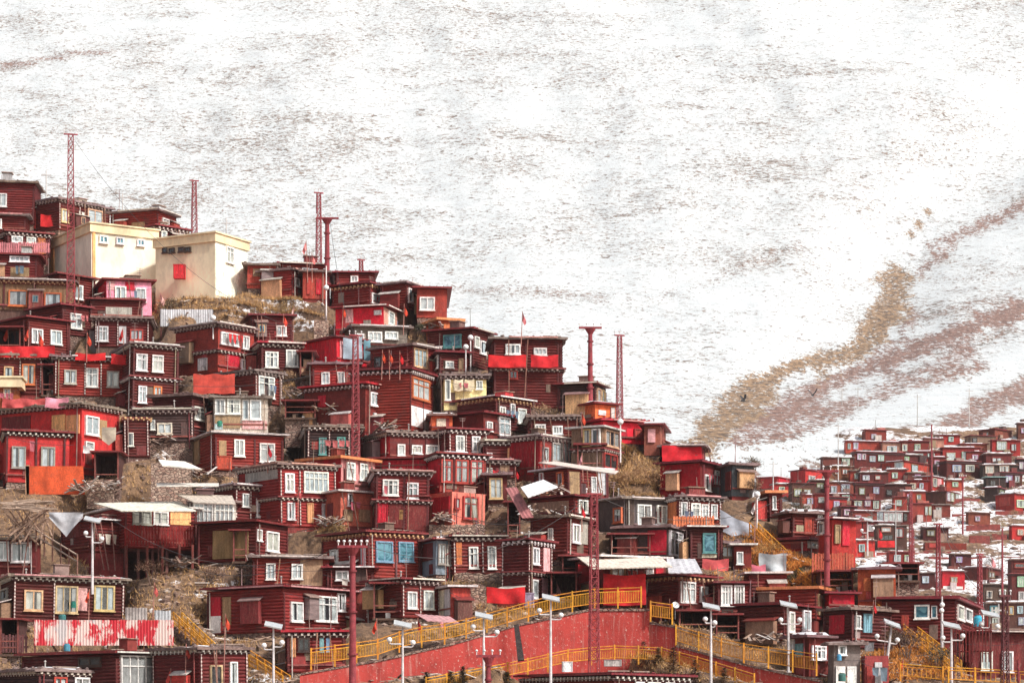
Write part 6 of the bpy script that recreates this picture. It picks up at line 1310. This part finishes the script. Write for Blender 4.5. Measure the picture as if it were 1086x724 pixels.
for a in [(12,344,44,36,"dark dry bush at the left edge beneath the plank house",(.13,.09,.08)),(180,340,26,24,"dark dry bush by the pale pink flag",(.14,.09,.07)),(196,308,18,12,"low tuft bush under the cream building",),(170,300,16,14,"brown bush at the corner of the cream building"),
          (262,345,24,16,"yellowish bush on the grassy bank",(.34,.24,.10)),(300,340,26,20,"tawny bush at the end of the grassy bank",(.34,.24,.10)),(430,345,22,26,"olive bush beside the bright crimson house",(.16,.13,.05)),(445,356,14,14,"dark round bush below the crest terrace",(.07,.07,.04)),
          (305,410,16,22,"tall tawny bush beside the crate balcony",(.36,.24,.14)),(680,522,64,30,"broad dry bush heaped on the grey weathered house's roof bank",(.34,.18,.09)),(655,470,20,18,"dry bush between the yellow steps and the lamp",(.30,.20,.10)),(712,505,30,14,"dry bush beneath the long yellow steps",(.32,.20,.09)),
          (160,620,30,26,"dark bush under the stilts of the plank balcony",(.15,.09,.06)),(180,605,28,22,"brown bush by the stilts",(.18,.11,.07)),(140,600,20,20,"brown bush behind the solar lamp pole",(.20,.12,.08)),(225,618,24,16,"grey brown bush on the earth bank",(.22,.14,.10)),
          (120,632,22,18,"low dark bush on the earth bank",(.16,.10,.07)),(355,568,34,14,"tawny grass bush in front of the two storey log house",(.34,.22,.10)),(548,545,26,24,"dark bush under the brown leaning sheet",(.16,.12,.06)),(842,562,46,30,"large dark bush above the gully",(.12,.10,.07)),
          (800,500,18,14,"dark bush beyond the slate shed",(.18,.12,.10)),(795,530,26,26,"dark twiggy bush beside the slate shed",(.20,.12,.08)),(845,625,22,26,"dark conical bush on the gully bank",(.08,.07,.04)),(826,612,20,20,"dry orange bush on the gully bank",(.40,.20,.08)),
          (815,595,26,20,"orange dry bush at the gully rim",(.40,.20,.08)),(930,640,22,26,"dark bush against the orange building",(.09,.08,.05)),(910,618,18,20,"greenish bush left of the orange building",(.14,.11,.06)),(962,700,40,36,"dark bush on the scrubby bank",(.13,.09,.07)),(996,712,40,26,"dark green bush behind the twin globe lamp",(.09,.08,.06)),
          (945,690,26,26,"brown bush above the scrubby bank",(.18,.11,.08)),(1025,716,22,18,"dark bush at the end of the yellow steps",(.12,.09,.06)),(740,680,16,18,"dry bush behind the lower yellow railing",(.26,.17,.09)),(902,690,14,26,"thin dark bush beside the snow rimmed house",(.16,.11,.08)),
          (562,452,30,14,"tawny bush on the bare bank under the tall crest house",(.34,.23,.12)),(590,448,26,12,"tawny bush at the foot of the tall crest house",(.34,.23,.12)),(506,400,18,20,"dry bush below the turquoise window house",(.30,.20,.12)),(575,440,20,10,"pale dry bush in the middle of the bare bank",(.40,.28,.16))]:
    bush(*a)
for a in [(766,500,22,8,"flat reddish bush row on the snow beyond the box room",(.28,.14,.11)),(822,498,28,9,"low brown bush row on the gully snow",(.24,.13,.11)),(862,500,24,9,"reddish bush row at the edge of the far village",(.30,.13,.10)),(1080,516,12,10,"green brown bush in the far village",(.13,.12,.06)),
          (1030,510,10,7,"tawny bush on the far terraces",(.35,.24,.12)),(1040,540,12,9,"tawny bush below the leaning shed",(.36,.24,.12)),(1020,556,12,8,"tan bush near the slender pole",(.36,.24,.12)),(1062,560,14,9,"tan bush on the white terraces",(.36,.24,.12)),(1050,575,12,8,"tan bush at the low terrace wall",(.30,.2,.12)),(960,500,10,6,"dull bush between far houses",(.2,.16,.1)),
          (1075,548,12,8,"tan bush by the right edge terraces",(.34,.22,.12)),(990,565,14,9,"dark bush by the drooping roof hut",(.14,.12,.08)),(1000,590,14,10,"dark bush above the red kiosk",(.14,.11,.08)),(1050,600,14,9,"dark bush near the shop fronts",(.14,.11,.08)),(940,596,14,10,"brown bush behind the orange building",(.2,.14,.1))]:
    bush(*a[:5], col=a[5], T=FAR, n=260)
def conifer(x, y, wpx, hpx, label, col=(.07,.07,.035), D=None):
    D = D or groundD(x, y); o = P(x, y, D); k = D/F; R, Hh = wpx*k/2, hpx*k; rnd = random.Random(int(x*7+y)); root = empty("young_conifer", o); tag(root, label, "conifer", "young conifers")
    mb = MB(); mb.bar((0,0,-.4), (0,0,Hh), .06, .015, 6); mb.build("trunk", M_WOOD, root, (.14,.09,.06)); mb = MB()
    for i in range(420):
        t = rnd.random()**1.3; z = Hh*(.1+.9*t); r = R*(1-t)**.8*rnd.random()**.4*(1+.3*math.sin(z*6)); th = rnd.uniform(0, 6.28); c = Vector((r*math.cos(th), r*math.sin(th), z))
        d = Vector((math.cos(th), math.sin(th), rnd.uniform(-.2,.5)))*rnd.uniform(.12,.3); w_ = Vector((-math.sin(th), math.cos(th), rnd.uniform(-.4,.4)))*rnd.uniform(.02,.06)
        q = len(mb.v); mb.v += [tuple(c-w_), tuple(c+w_), tuple(c+d)]; mb.f.append((q, q+1, q+2))
    mb.build("crown", M_LEAF, root, vary(col, .1))
for a in [(108,288,12,24,"young conifer before the cream building, under its first blue window",(.12,.10,.04)),(125,292,13,24,"dark young conifer before the cream building, under its second blue window"),(152,296,9,14,"small bare conifer at the end of the cream building",(.2,.13,.07)),
          (569,714,9,28,"slim young conifer below the lamp with the duct",(.13,.10,.05)),(604,704,11,22,"young conifer next to the heavy lattice mast"),(555,720,8,16,"short conifer at the lower railing",(.12,.09,.05)),(664,702,13,24,"tawny conifer in front of the red wall",(.22,.14,.07)),(683,706,17,26,"broad tawny conifer in front of the red wall",(.20,.13,.07)),
          (714,712,12,26,"reddish brown conifer by the wall step",(.18,.10,.06)),(737,728,16,28,"dark conifer at the bottom beside the lamp",(.13,.09,.05)),(768,730,12,22,"conifer below the descending railing",(.14,.10,.05)),(698,706,8,20,"thin dry conifer at the wall step",(.24,.15,.08)),
          (452,728,9,16,"small conifer left of the T headed pole",(.10,.08,.04)),(478,730,14,18,"dark conifer beside the T headed pole"),(491,728,9,22,"slim conifer touching the T headed pole"),(538,728,12,16,"conifer right of the T headed pole",(.12,.10,.05)),(652,690,8,20,"dark reddish sapling by the mast foot",(.12,.05,.04)),(838,640,10,24,"dark conifer on the gully steps",(.08,.07,.04))]:
    conifer(*a)
# dry grass and rubble nobody could count
def inside(x, y, poly):
    c = False; j = len(poly)-1
    for i in range(len(poly)):
        if (poly[i][1] > y) != (poly[j][1] > y) and x < (poly[j][0]-poly[i][0])*(y-poly[i][1])/(poly[j][1]-poly[i][1])+poly[i][0]: c = not c
        j = i
    return c
def infoot(X, Y, m=.3):
    for s in HOUSES:
        dx, dy = X-s.o.x, Y-s.o.y; u = dx*s.c+dy*s.s; v = -dx*s.s+dy*s.c
        if -m < u < s.wr+m and -m < v < s.wl+m: return True
    return False
GR = [([(165,300),(200,296),(265,312),(330,318),(345,345),(300,350),(215,338),(165,345)], 2600), ([(60,288),(160,290),(165,300),(95,300)], 250), ([(485,440),(600,432),(610,462),(560,460),(490,455)], 900),
      ([(645,480),(700,470),(732,520),(715,530),(640,528)], 1800), ([(790,560),(870,580),(900,645),(840,650),(795,610)], 2600), ([(100,585),(260,590),(262,690),(190,690),(140,660),(60,600)], 1100),
      ([(330,555),(400,560),(395,575),(340,572)], 250), ([(905,650),(940,650),(1015,720),(940,724)], 1600), ([(560,695),(720,690),(730,715),(540,722)], 700), ([(400,340),(470,350),(460,370),(400,350)], 150), ([(640,640),(690,640),(690,650),(640,650)], 120), ([(0,500),(260,500),(260,560),(0,580)], 900), ([(440,600),(560,600),(560,650),(440,660)], 500), ([(740,560),(800,560),(880,660),(760,640)], 900), ([(300,400),(340,400),(340,450),(300,450)], 200), ([(0,640),(300,640),(300,740),(0,740)], 900), ([(700,660),(900,690),(900,724),(700,724)], 600)]
pale_tuft = MB(); gold_tuft = MB(); rr = random.Random(3)
GR += [([(790,575),(900,600),(905,660),(800,640)], 1300), ([(920,600),(990,640),(1040,724),(900,724)], 1200), ([(560,690),(700,688),(700,700),(560,706)], 500), ([(330,690),(640,630),(640,640),(330,706)], 700), ([(610,430),(650,455),(650,480),(600,450)], 300), ([(690,460),(735,490),(720,500),(680,480)], 300)]
for gi, (poly, n) in enumerate(GR):
    tuft = gold_tuft if gi in (4, 7, 13, 17, 18) else pale_tuft
    x0, x1 = min(p[0] for p in poly), max(p[0] for p in poly); y0, y1 = min(p[1] for p in poly), max(p[1] for p in poly)
    for _ in range(n):
        x, y = rr.uniform(x0, x1), rr.uniform(y0, y1)
        if not inside(x, y, poly): continue
        D = groundD(x, y, lo=150); X = (x-543)/F*D
        if infoot(X, D): continue
        Z = NEAR.h(X, D)
        for _ in range(6):
            d = Vector((rr.uniform(-.5,.5), rr.uniform(-.5,.5), rr.uniform(.25,.8)))*rr.uniform(.3,.7); b = Vector((X+rr.uniform(-.35,.35), D+rr.uniform(-.35,.35), Z-.05)); w_ = Vector((rr.uniform(-1,1), rr.uniform(-1,1), 0)).normalized()*.03
            q = len(tuft.v); tuft.v += [tuple(b-w_), tuple(b+w_), tuple(b+d)]; tuft.f.append((q, q+1, q+2))
tag(pale_tuft.build("dry_grass", M_TWIG, None, (.50,.30,.13)), kind="stuff"); tag(gold_tuft.build("orange_dry_grass", M_TWIG, None, (.66,.27,.06)), kind="stuff")
rub = MB(); far_r = MB()
for i in range(20000):
    D = rr.uniform(146, 244); x = rr.uniform(-20, 1100); X = (x-543)/F*D
    yy = 724-(D-165)/.145
    if yy < np.interp(x, CX, CY)-4: continue
    dens = noise.noise((X*.12, D*.12, 4))
    inb = inside(x, yy, GR[5][0]) or (85 < x < 220 and 500 < yy < 535)
    if dens < -.12 and not inb: continue
    if infoot(X, D, .1): continue
    Z = NEAR.h(X, D)
    if rr.random() < .8: rub.rock((X, D, Z), rr.uniform(.06, .26)*(1.2 if inb else 1), rr)
    else:
        a = rr.uniform(0, 6.28); L = rr.uniform(.6, 2.0); M = Matrix.Translation((X, D, Z+.12)) @ Matrix.Rotation(a, 4, 'Z') @ Matrix.Rotation(rr.uniform(-.3,.3), 4, 'Y'); rub.box(-L/2, -.08, -.02, L/2, .08, .03, M)
def rubmat():
    m, n, l, b = newmat("rubble_stone_and_timber"); g = n.new("ShaderNodeNewGeometry"); o = g.outputs["Position"]; 
    r = n.new("ShaderNodeValToRGB"); l.new(g.outputs["Random Per Island"], r.inputs[0]); e = r.color_ramp.elements; e[0].color = (.12,.07,.055,1); e[1].color = (.44,.36,.30,1)
    for p, c in ((.3,(.26,.17,.13,1)), (.6,(.38,.26,.19,1)), (.86,(.30,.22,.18,1)), (.93,(.72,.68,.65,1))): k = e.new(p); k.color = c
    l.new(r.outputs[0], b.inputs["Base Color"]); b.inputs["Roughness"].default_value = .9; return m
M_RUB = rubmat()
tag(rub.build("rubble", M_RUB), kind="stuff")
for i in range(2600):
    D = rr.uniform(360, 492); x = rr.uniform(800, 1120); X = (x-543)/F*D
    if infoot(X, D, .2): continue
    far_r.rock((X, D, FAR.h(X, D)), rr.uniform(.12, .5), rr)
tag(far_r.build("village_rubble", M_RUB), kind="stuff")
# ---------------------------------------------------------------- small things
def crate(x, y, wpx, hpx, col, label, D, name="crate", dz=0):
    o = P(x, y, D); k = D/F; w_, h = wpx*k, hpx*k; root = empty(name, o, random.uniform(-.2,.2)); tag(root, label, name.replace('_', ' '))
    mb = MB(); mb.box(-w_/2, 0, 0, w_/2, w_*.7, h*.92); mb.build("body", M_PLANK, root, col); mb = MB(); mb.box(-w_/2-.03, -.03, h*.92+.002, w_/2+.03, w_*.7+.03, h); mb.build("lid", M_PLANK, root, tuple(c*.85 for c in col))
    mb = MB(); mb.box(-w_/2-.02, -.03, 0, -w_/2+.06, -.002, h*.9); mb.box(w_/2-.06, -.03, 0, w_/2+.02, -.002, h*.9); mb.build("edge_strip", M_WOOD, root, tuple(c*.7 for c in col))
crate(324,398,12,8,(.62,.36,.22),"lower plywood crate stacked on the balcony beside the dotted eave house",wallD(316,392)-.4)
crate(327,389,10,8,(.66,.42,.28),"upper plywood crate stacked on the balcony beside the dotted eave house",wallD(316,392)-.3)
crate(190,295,12,15,(.62,.02,.03),"red cabinet standing against the second cream building",wallD(190,290)-.9,"cabinet")
crate(602,712,10,11,(.80,.80,.82),"white box on the bank above the bottom house's roof",161,"water_box")
crate(561,644,9,16,(.42,.34,.46),"lilac cupboard beside the crimson cloth",wallD(560,635)-.8,"cupboard")
crate(650,706,18,7,(.50,.47,.44),"grey concrete block beside the heavy mast's foot",161.5,"concrete_block")
crate(922,690,9,9,(.62,.64,.66),"white stool like box before the teal door house",168,"stool_box")
crate(232,455,8,6,(.46,.58,.58),"pale grey cooler box at the veranda's foot",wallD(232,450)-.9,"cooler_box")
crate(237,497,14,14,(.60,.09,.05),"orange red cupboard on the earth track",nearD(500)-1,"cupboard")
crate(127,702,5,6,(.80,.70,.66),"small white box standing on the maroon roof",wallD(127,694)+.5,"small_box")
def barrel(x, y, wpx, hpx, col, label, D, name="barrel"):
    o = P(x, y, D); k = D/F; r, h = wpx*k/2, hpx*k; root = empty(name, o); tag(root, label, name.replace('_', ' ')); mb = MB(); mb.bar((0,0,0), (0,0,h*.8), r, r, 14); mb.bar((0,0,h*.8), (0,0,h*.92), r, r*.7, 14); mb.build("body", M_PLASTER, root, col)
    mb = MB(); mb.bar((0,0,h*.92), (0,0,h), r*.75, r*.72, 12); mb.build("lid", M_PLASTER, root, tuple(c*.7 for c in col))
barrel(71,690,7,8,(.08,.28,.38),"blue barrel at the foot of the patchy fence",D_(690,2.5)); barrel(66,657,8,6,(.05,.18,.18),"dark teal tub above the patchy fence",D_(660,1.5),"tub"); barrel(73,455,0.1,.1,(.1,.1,.1),"x",200) if False else None
barrel(233,452,6,6,(.03,.20,.13),"green tub before the veranda's brown panels",wallD(233,448)-.8,"tub"); barrel(1037,664,9,12,(.04,.34,.48),"bright blue tank beside the curved roof house",wallD(1020,655)-.5,"tank"); barrel(893,722,8,9,(.05,.16,.14),"dark green barrel in the rubbish store",wallD(893,715)-.7)
barrel(78,644,5,7,(.04,.28,.22),"teal bucket hung between the yellow framed windows",wallD(78,640)-.5,"bucket"); barrel(890,700,5,7,(.08,.30,.50),"blue bucket on the rubbish store",wallD(890,698)-.6,"bucket"); barrel(737,668,7,6,(.10,.12,.15),"dark tub behind the lower yellow railing",wallD(737,664)-.8,"tub")
def dish(x, y, rpx, label, D):
    o = P(x, y, D); r = rpx*D/F; root = empty("satellite_dish", o); tag(root, label, "satellite dish", "satellite dishes"); mb = MB(); n = 16
    M = Matrix.Rotation(math.radians(60), 4, 'X') @ Matrix.Rotation(.3, 4, 'Y')
    for j in range(5):
        for i in range(n): t = i*2*math.pi/n; q = j/4*r; mb.v.append(tuple(M @ Vector((q*math.cos(t), q*math.sin(t), q*q*.5/r))))
    for j in range(4):
        for i in range(n): a = j*n+i; b = j*n+(i+1) % n; mb.f.append((a, b, b+n, a+n))
    mb.build("bowl", M_WHITE, root, (.7,.7,.7), smooth=True); mb = MB(); mb.bar((0,.02,-.9), (0,.02,0), .03); mb.build("stand", M_METAL, root, (.2,.2,.2)); mb = MB(); mb.bar((0,0,0), tuple(M @ Vector((0,0,r))), .02); mb.build("feed_arm", M_METAL, root, (.2,.2,.2))
dish(716,642,4,"small satellite dish beside the lower railing post",nearD(655)-3); dish(1012,455,3.4,"dark dish on the ridge above the far village",492); dish(640,690,.1,"x",100) if False else None
# pole shack
root = empty("pole_shack", P(5,590,nearD(590))); tag(root, "tangled shack of bare leaning poles beside the hanging grey tarpaulin", "pole shack"); mb = MB(); ra = random.Random(5)
for i in range(26):
    a = P(ra.uniform(8,56), ra.uniform(560,578), 182-ra.uniform(0,3))-root.location; b = P(ra.uniform(4,60), ra.uniform(534,545), 183-ra.uniform(0,4))-root.location; mb.bar(a, b, .07, .05, 5)
mb.build("leaning_pole", M_WOOD, root, (.34,.22,.16)); mb = MB()
for i in range(30):
    y = ra.uniform(531,541); a = P(ra.uniform(-4,30), y, 183-ra.uniform(0,5))-root.location; mb.bar(a, a+Vector((ra.uniform(1.2,2.8), ra.uniform(-.8,.8), ra.uniform(-.3,.3))), .07, .05, 5)
mb.build("roof_timber", M_WOOD, root, (.40,.29,.22))
def handrail(x0, y0, x1, y1, D0, D1, label):
    a, b = P(x0,y0,D0), P(x1,y1,D1); root = empty("timber_handrail", a); tag(root, label, "handrail"); d = b-a; mb = MB()
    for z in (.45,.9): mb.bar(Vector((0,0,z)), d+Vector((0,0,z)), .06)
    mb.build("rail", M_WOOD, root, (.40,.30,.24))
    for i in range(7): p = d*(i/6); mb = MB(); mb.bar(p-Vector((0,0,.6)), p+Vector((0,0,1)), .06); mb.build("post", M_WOOD, root, (.24,.12,.09))
handrail(30,570,82,602,181,177,"pole handrail sloping down over the earth bank under the grey tarpaulin")
# debris heaps on roofs
def heap(x, y, wpx, label, D, n=26, col=(.46,.36,.30), name="timber_heap"):
    o = P(x, y, D); w_ = wpx*D/F; mb = MB(); r2 = random.Random(int(x))
    for i in range(n):
        c = Vector((r2.uniform(-w_/2, w_/2), r2.uniform(-1,1), r2.uniform(0,.5))); L = r2.uniform(.5, 1.6); M = Matrix.Translation(c) @ Matrix.Rotation(r2.uniform(0,6.28), 4, 'Z') @ Matrix.Rotation(r2.uniform(-.6,.6), 4, 'Y'); mb.box(-L/2, -.09, -.02, L/2, .09, .025, M)
    ob = mb.build(name, M_RUB); ob.location = o; tag(ob, label, "heap", "heaps of scrap")
for a in [(575,546,44,"heap of loose planks on the crooked roof below the long maroon roof",wallD(590,552)+1),(582,523,34,"scrap heap beside the white broken sheet",wallD(590,530)+1.5),(600,456,36,"scrap strewn on the two small window house's roof",204),(320,420,30,"scrap heap beside the dark log house with the large window",nearD(420)),(345,438,30,"heap of planks at the foot of the brick walled house",nearD(440)),
          (160,468,40,"heap of timber and straw under the black log house",nearD(470)),(215,505,34,"scrap boards on the earth track",nearD(505)-.5),(110,518,30,"broken stone and boards beside the low stone wall",nearD(518)-.5),(470,552,16,"rubbish bags at the crimson door",nearD(556)-.5),(740,676,30,"household clutter behind the lower yellow railing",nearD(668)-.5),
          (812,680,40,"timber stack under the dark log hall",nearD(682)),(895,700,26,"rubbish heap in front of the store shed",nearD(700)-2),(350,556,30,"scrap on the grass beneath the coral red house",nearD(560)-.3),(410,455,20,"scrap at the brick walled house's base",nearD(458)-.5),(460,350,24,"scrap and timber on the crest terrace",219),(195,600,30,"torn sheets and scrap under the stilted shed",nearD(600)-1),(85,520,20,"stones tipped beside the orange hoarding",nearD(530))]:
    heap(*a)
# birds over the scrub slope
for x, y, lab in ((788,425,"black bird flying lower over the tan grass of the slope"),(862,419,"black bird flying over the reddish scrub")):
    D = 470; o = P(x, y, D); mb = MB(); k = D/F
    for i in range(9):
        t = i/8; r = .02+.16*math.sin(t*3.1)**.8*(1.3-t*.6)
        for j in range(8): a = j*math.pi/4; mb.v.append((-.5+1.1*t, r*math.cos(a), r*math.sin(a)))
    for i in range(8):
        for j in range(8): mb.f.append((i*8+j, i*8+(j+1) % 8, (i+1)*8+(j+1) % 8, (i+1)*8+j))
    for s_ in (-1, 1):
        q = len(mb.v); mb.v += [(-.25,0,.05),(.25,0,.05),(.35,s_*.5,.55),(-.1,s_*.5,.6),(.15,s_*.85,1.05),(-.25,s_*.8,1.0),(-.25,0,.02),(.25,0,.02),(.35,s_*.5,.52),(-.1,s_*.5,.57),(.15,s_*.85,1.02),(-.25,s_*.8,.97)]
        mb.f += [(q,q+1,q+2,q+3),(q+3,q+2,q+4,q+5),(q+6,q+9,q+8,q+7),(q+9,q+11,q+10,q+8)]
    q = len(mb.v); mb.v += [(.45,-.02,0),(.45,.02,0),(.85,.14,0),(.85,-.14,0)]; mb.f.append((q,q+1,q+2,q+3))
    ob = mb.build("bird", simple("black_feathers_"+str(x), (.02,.02,.022), .6)); ob.location = o; ob.scale = (1.1, 1.1, 1.1); ob.rotation_euler = (0, random.uniform(-.4,.2), random.uniform(.3,1.2)); tag(ob, lab, "bird", "birds")
# low terrace walls in the snow of the far village
def low_wall(x0, x1, y0, y1, label):
    a = P(x0, y1, farD(y1)); b = P(x1, y1, farD(y1)); h = (y1-y0)*a.y/F; mb = MB(); L = b.x-a.x; n = max(3, int(L/1.5))
    for i in range(n): mb.box(L*i/n, 0, -1, L*(i+1)/n-.01, .5, h+random.uniform(-.12,.1))
    o = mb.build("terrace_wall", M_BRICK, None, (.30,.06,.05)); o.location = a; tag(o, label, "terrace wall", "low red terrace walls")
for a in [(1025,1061,556,562,"upper low red wall on the snowy terraces"),(1028,1050,568,576,"lower low red wall segment with a gap beside it"),(1052,1068,566,572,"short low red wall segment right of the gap"),(979,1024,584,587,"thin red kerb wall below the terrace room"),(1010,1050,545,548,"thin brown terrace edge under the stepped snow"),(1056,1086,541,545,"low red wall beneath the railed glass porch"),(990,1040,528,531,"narrow terrace edge below the three narrow windows"),(930,985,585,588,"kerb wall along the gully track"),(985,1086,590,592,"long thin kerb above the red kiosk")]: low_wall(*a)

# ---------------------------------------------------------------- open sheds and porches: a roof on posts with a floor, back and side wall
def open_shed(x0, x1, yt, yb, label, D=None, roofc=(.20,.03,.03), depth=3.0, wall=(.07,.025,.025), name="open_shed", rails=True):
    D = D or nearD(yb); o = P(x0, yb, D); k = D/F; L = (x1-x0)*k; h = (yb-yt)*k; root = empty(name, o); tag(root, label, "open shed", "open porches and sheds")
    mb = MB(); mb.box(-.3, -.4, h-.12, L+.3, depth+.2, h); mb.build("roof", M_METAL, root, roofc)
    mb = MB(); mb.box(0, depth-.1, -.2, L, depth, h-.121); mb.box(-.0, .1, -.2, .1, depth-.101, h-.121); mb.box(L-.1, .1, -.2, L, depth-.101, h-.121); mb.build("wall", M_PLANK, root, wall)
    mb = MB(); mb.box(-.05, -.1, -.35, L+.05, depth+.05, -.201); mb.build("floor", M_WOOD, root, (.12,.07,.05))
    mb = MB(); mb.box(0, .2, -2.6, L, depth, -.351); mb.build("foundation", M_STONE, root)
    n = max(2, int(L/1.3)+1)
    for i in range(n):
        u = .06+(L-.12)*i/(n-1); mb = MB(); mb.box(u-.05, -.08, -.2, u+.05, .02, h-.121); mb.build("post", M_WOOD, root, (.22,.06,.05))
    if rails:
        mb = MB(); mb.box(.12, -.05, .62, L-.12, -.01, .7); mb.box(.12, -.05, .2, L-.12, -.01, .27); mb.build("rail", M_WOOD, root, (.26,.08,.06))
    mb = MB(); r2 = random.Random(int(x0))
    for _ in range(9):
        u, v = r2.uniform(.3, max(.4, L-.6)), r2.uniform(.3, depth-.5); s_ = r2.uniform(.15, .4); mb.box(u, v, -.2, u+s_, v+s_, -.2+s_*r2.uniform(.6, 2))
    mb.build("stored_timber", M_RUB, root)
for a in [(396,430,617,652,"deep dark porch between the wide log house and the two pale windows"),(247,262,561,592,"dark shed opening beside the rusty board wall"),(596,632,588,612,"dark open shed end between the pink cloths and the eatery"),(584,612,606,640,"dark porch with cloth flags above the yellow railing"),
          (720,758,646,672,"open storefront porch below the ochre eave"),(759,784,650,674,"open storefront beside the dark log hall"),(-4,22,346,374,"open porch behind the flags at the left edge"),(302,335,424,440,"open scaffold porch beside the dark log house with the large window"),
          (44,58,386,416,"narrow dark gap shed between the two dotted log houses"),(204,226,422,440,"open frame balcony of the glass veranda"),(538,552,531,566,"open timber frame beside the narrow bay window"),(436,452,525,560,"dark doorway shed beside the salmon house"),
          (612,640,470,500,"dark underfloor store beneath the olive glass fronted house"),(318,332,372,398,"balcony shed holding the two crates"),(100,126,478,512,"black stair frame beside the plywood boarded house"),(0,20,655,690,"dark yard shed in the bottom left corner"),
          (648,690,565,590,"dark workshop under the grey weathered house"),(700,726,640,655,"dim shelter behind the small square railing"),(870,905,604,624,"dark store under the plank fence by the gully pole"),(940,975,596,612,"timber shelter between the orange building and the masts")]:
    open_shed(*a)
# air of the valley
hz = MB(); hz.box(-420, -8, 22.4, 760, 1800, 760)
def hazemat():
    m = bpy.data.materials.new("valley_haze"); m.use_nodes = True; n = m.node_tree.nodes; n.clear(); out = n.new("ShaderNodeOutputMaterial"); v = n.new("ShaderNodeVolumePrincipled")
    v.inputs["Color"].default_value = (.93,.93,.95,1); v.inputs["Density"].default_value = .00008; v.inputs["Anisotropy"].default_value = .3; m.node_tree.links.new(v.outputs[0], out.inputs["Volume"]); return m
tag(hz.build("haze", hazemat()), kind="stuff")
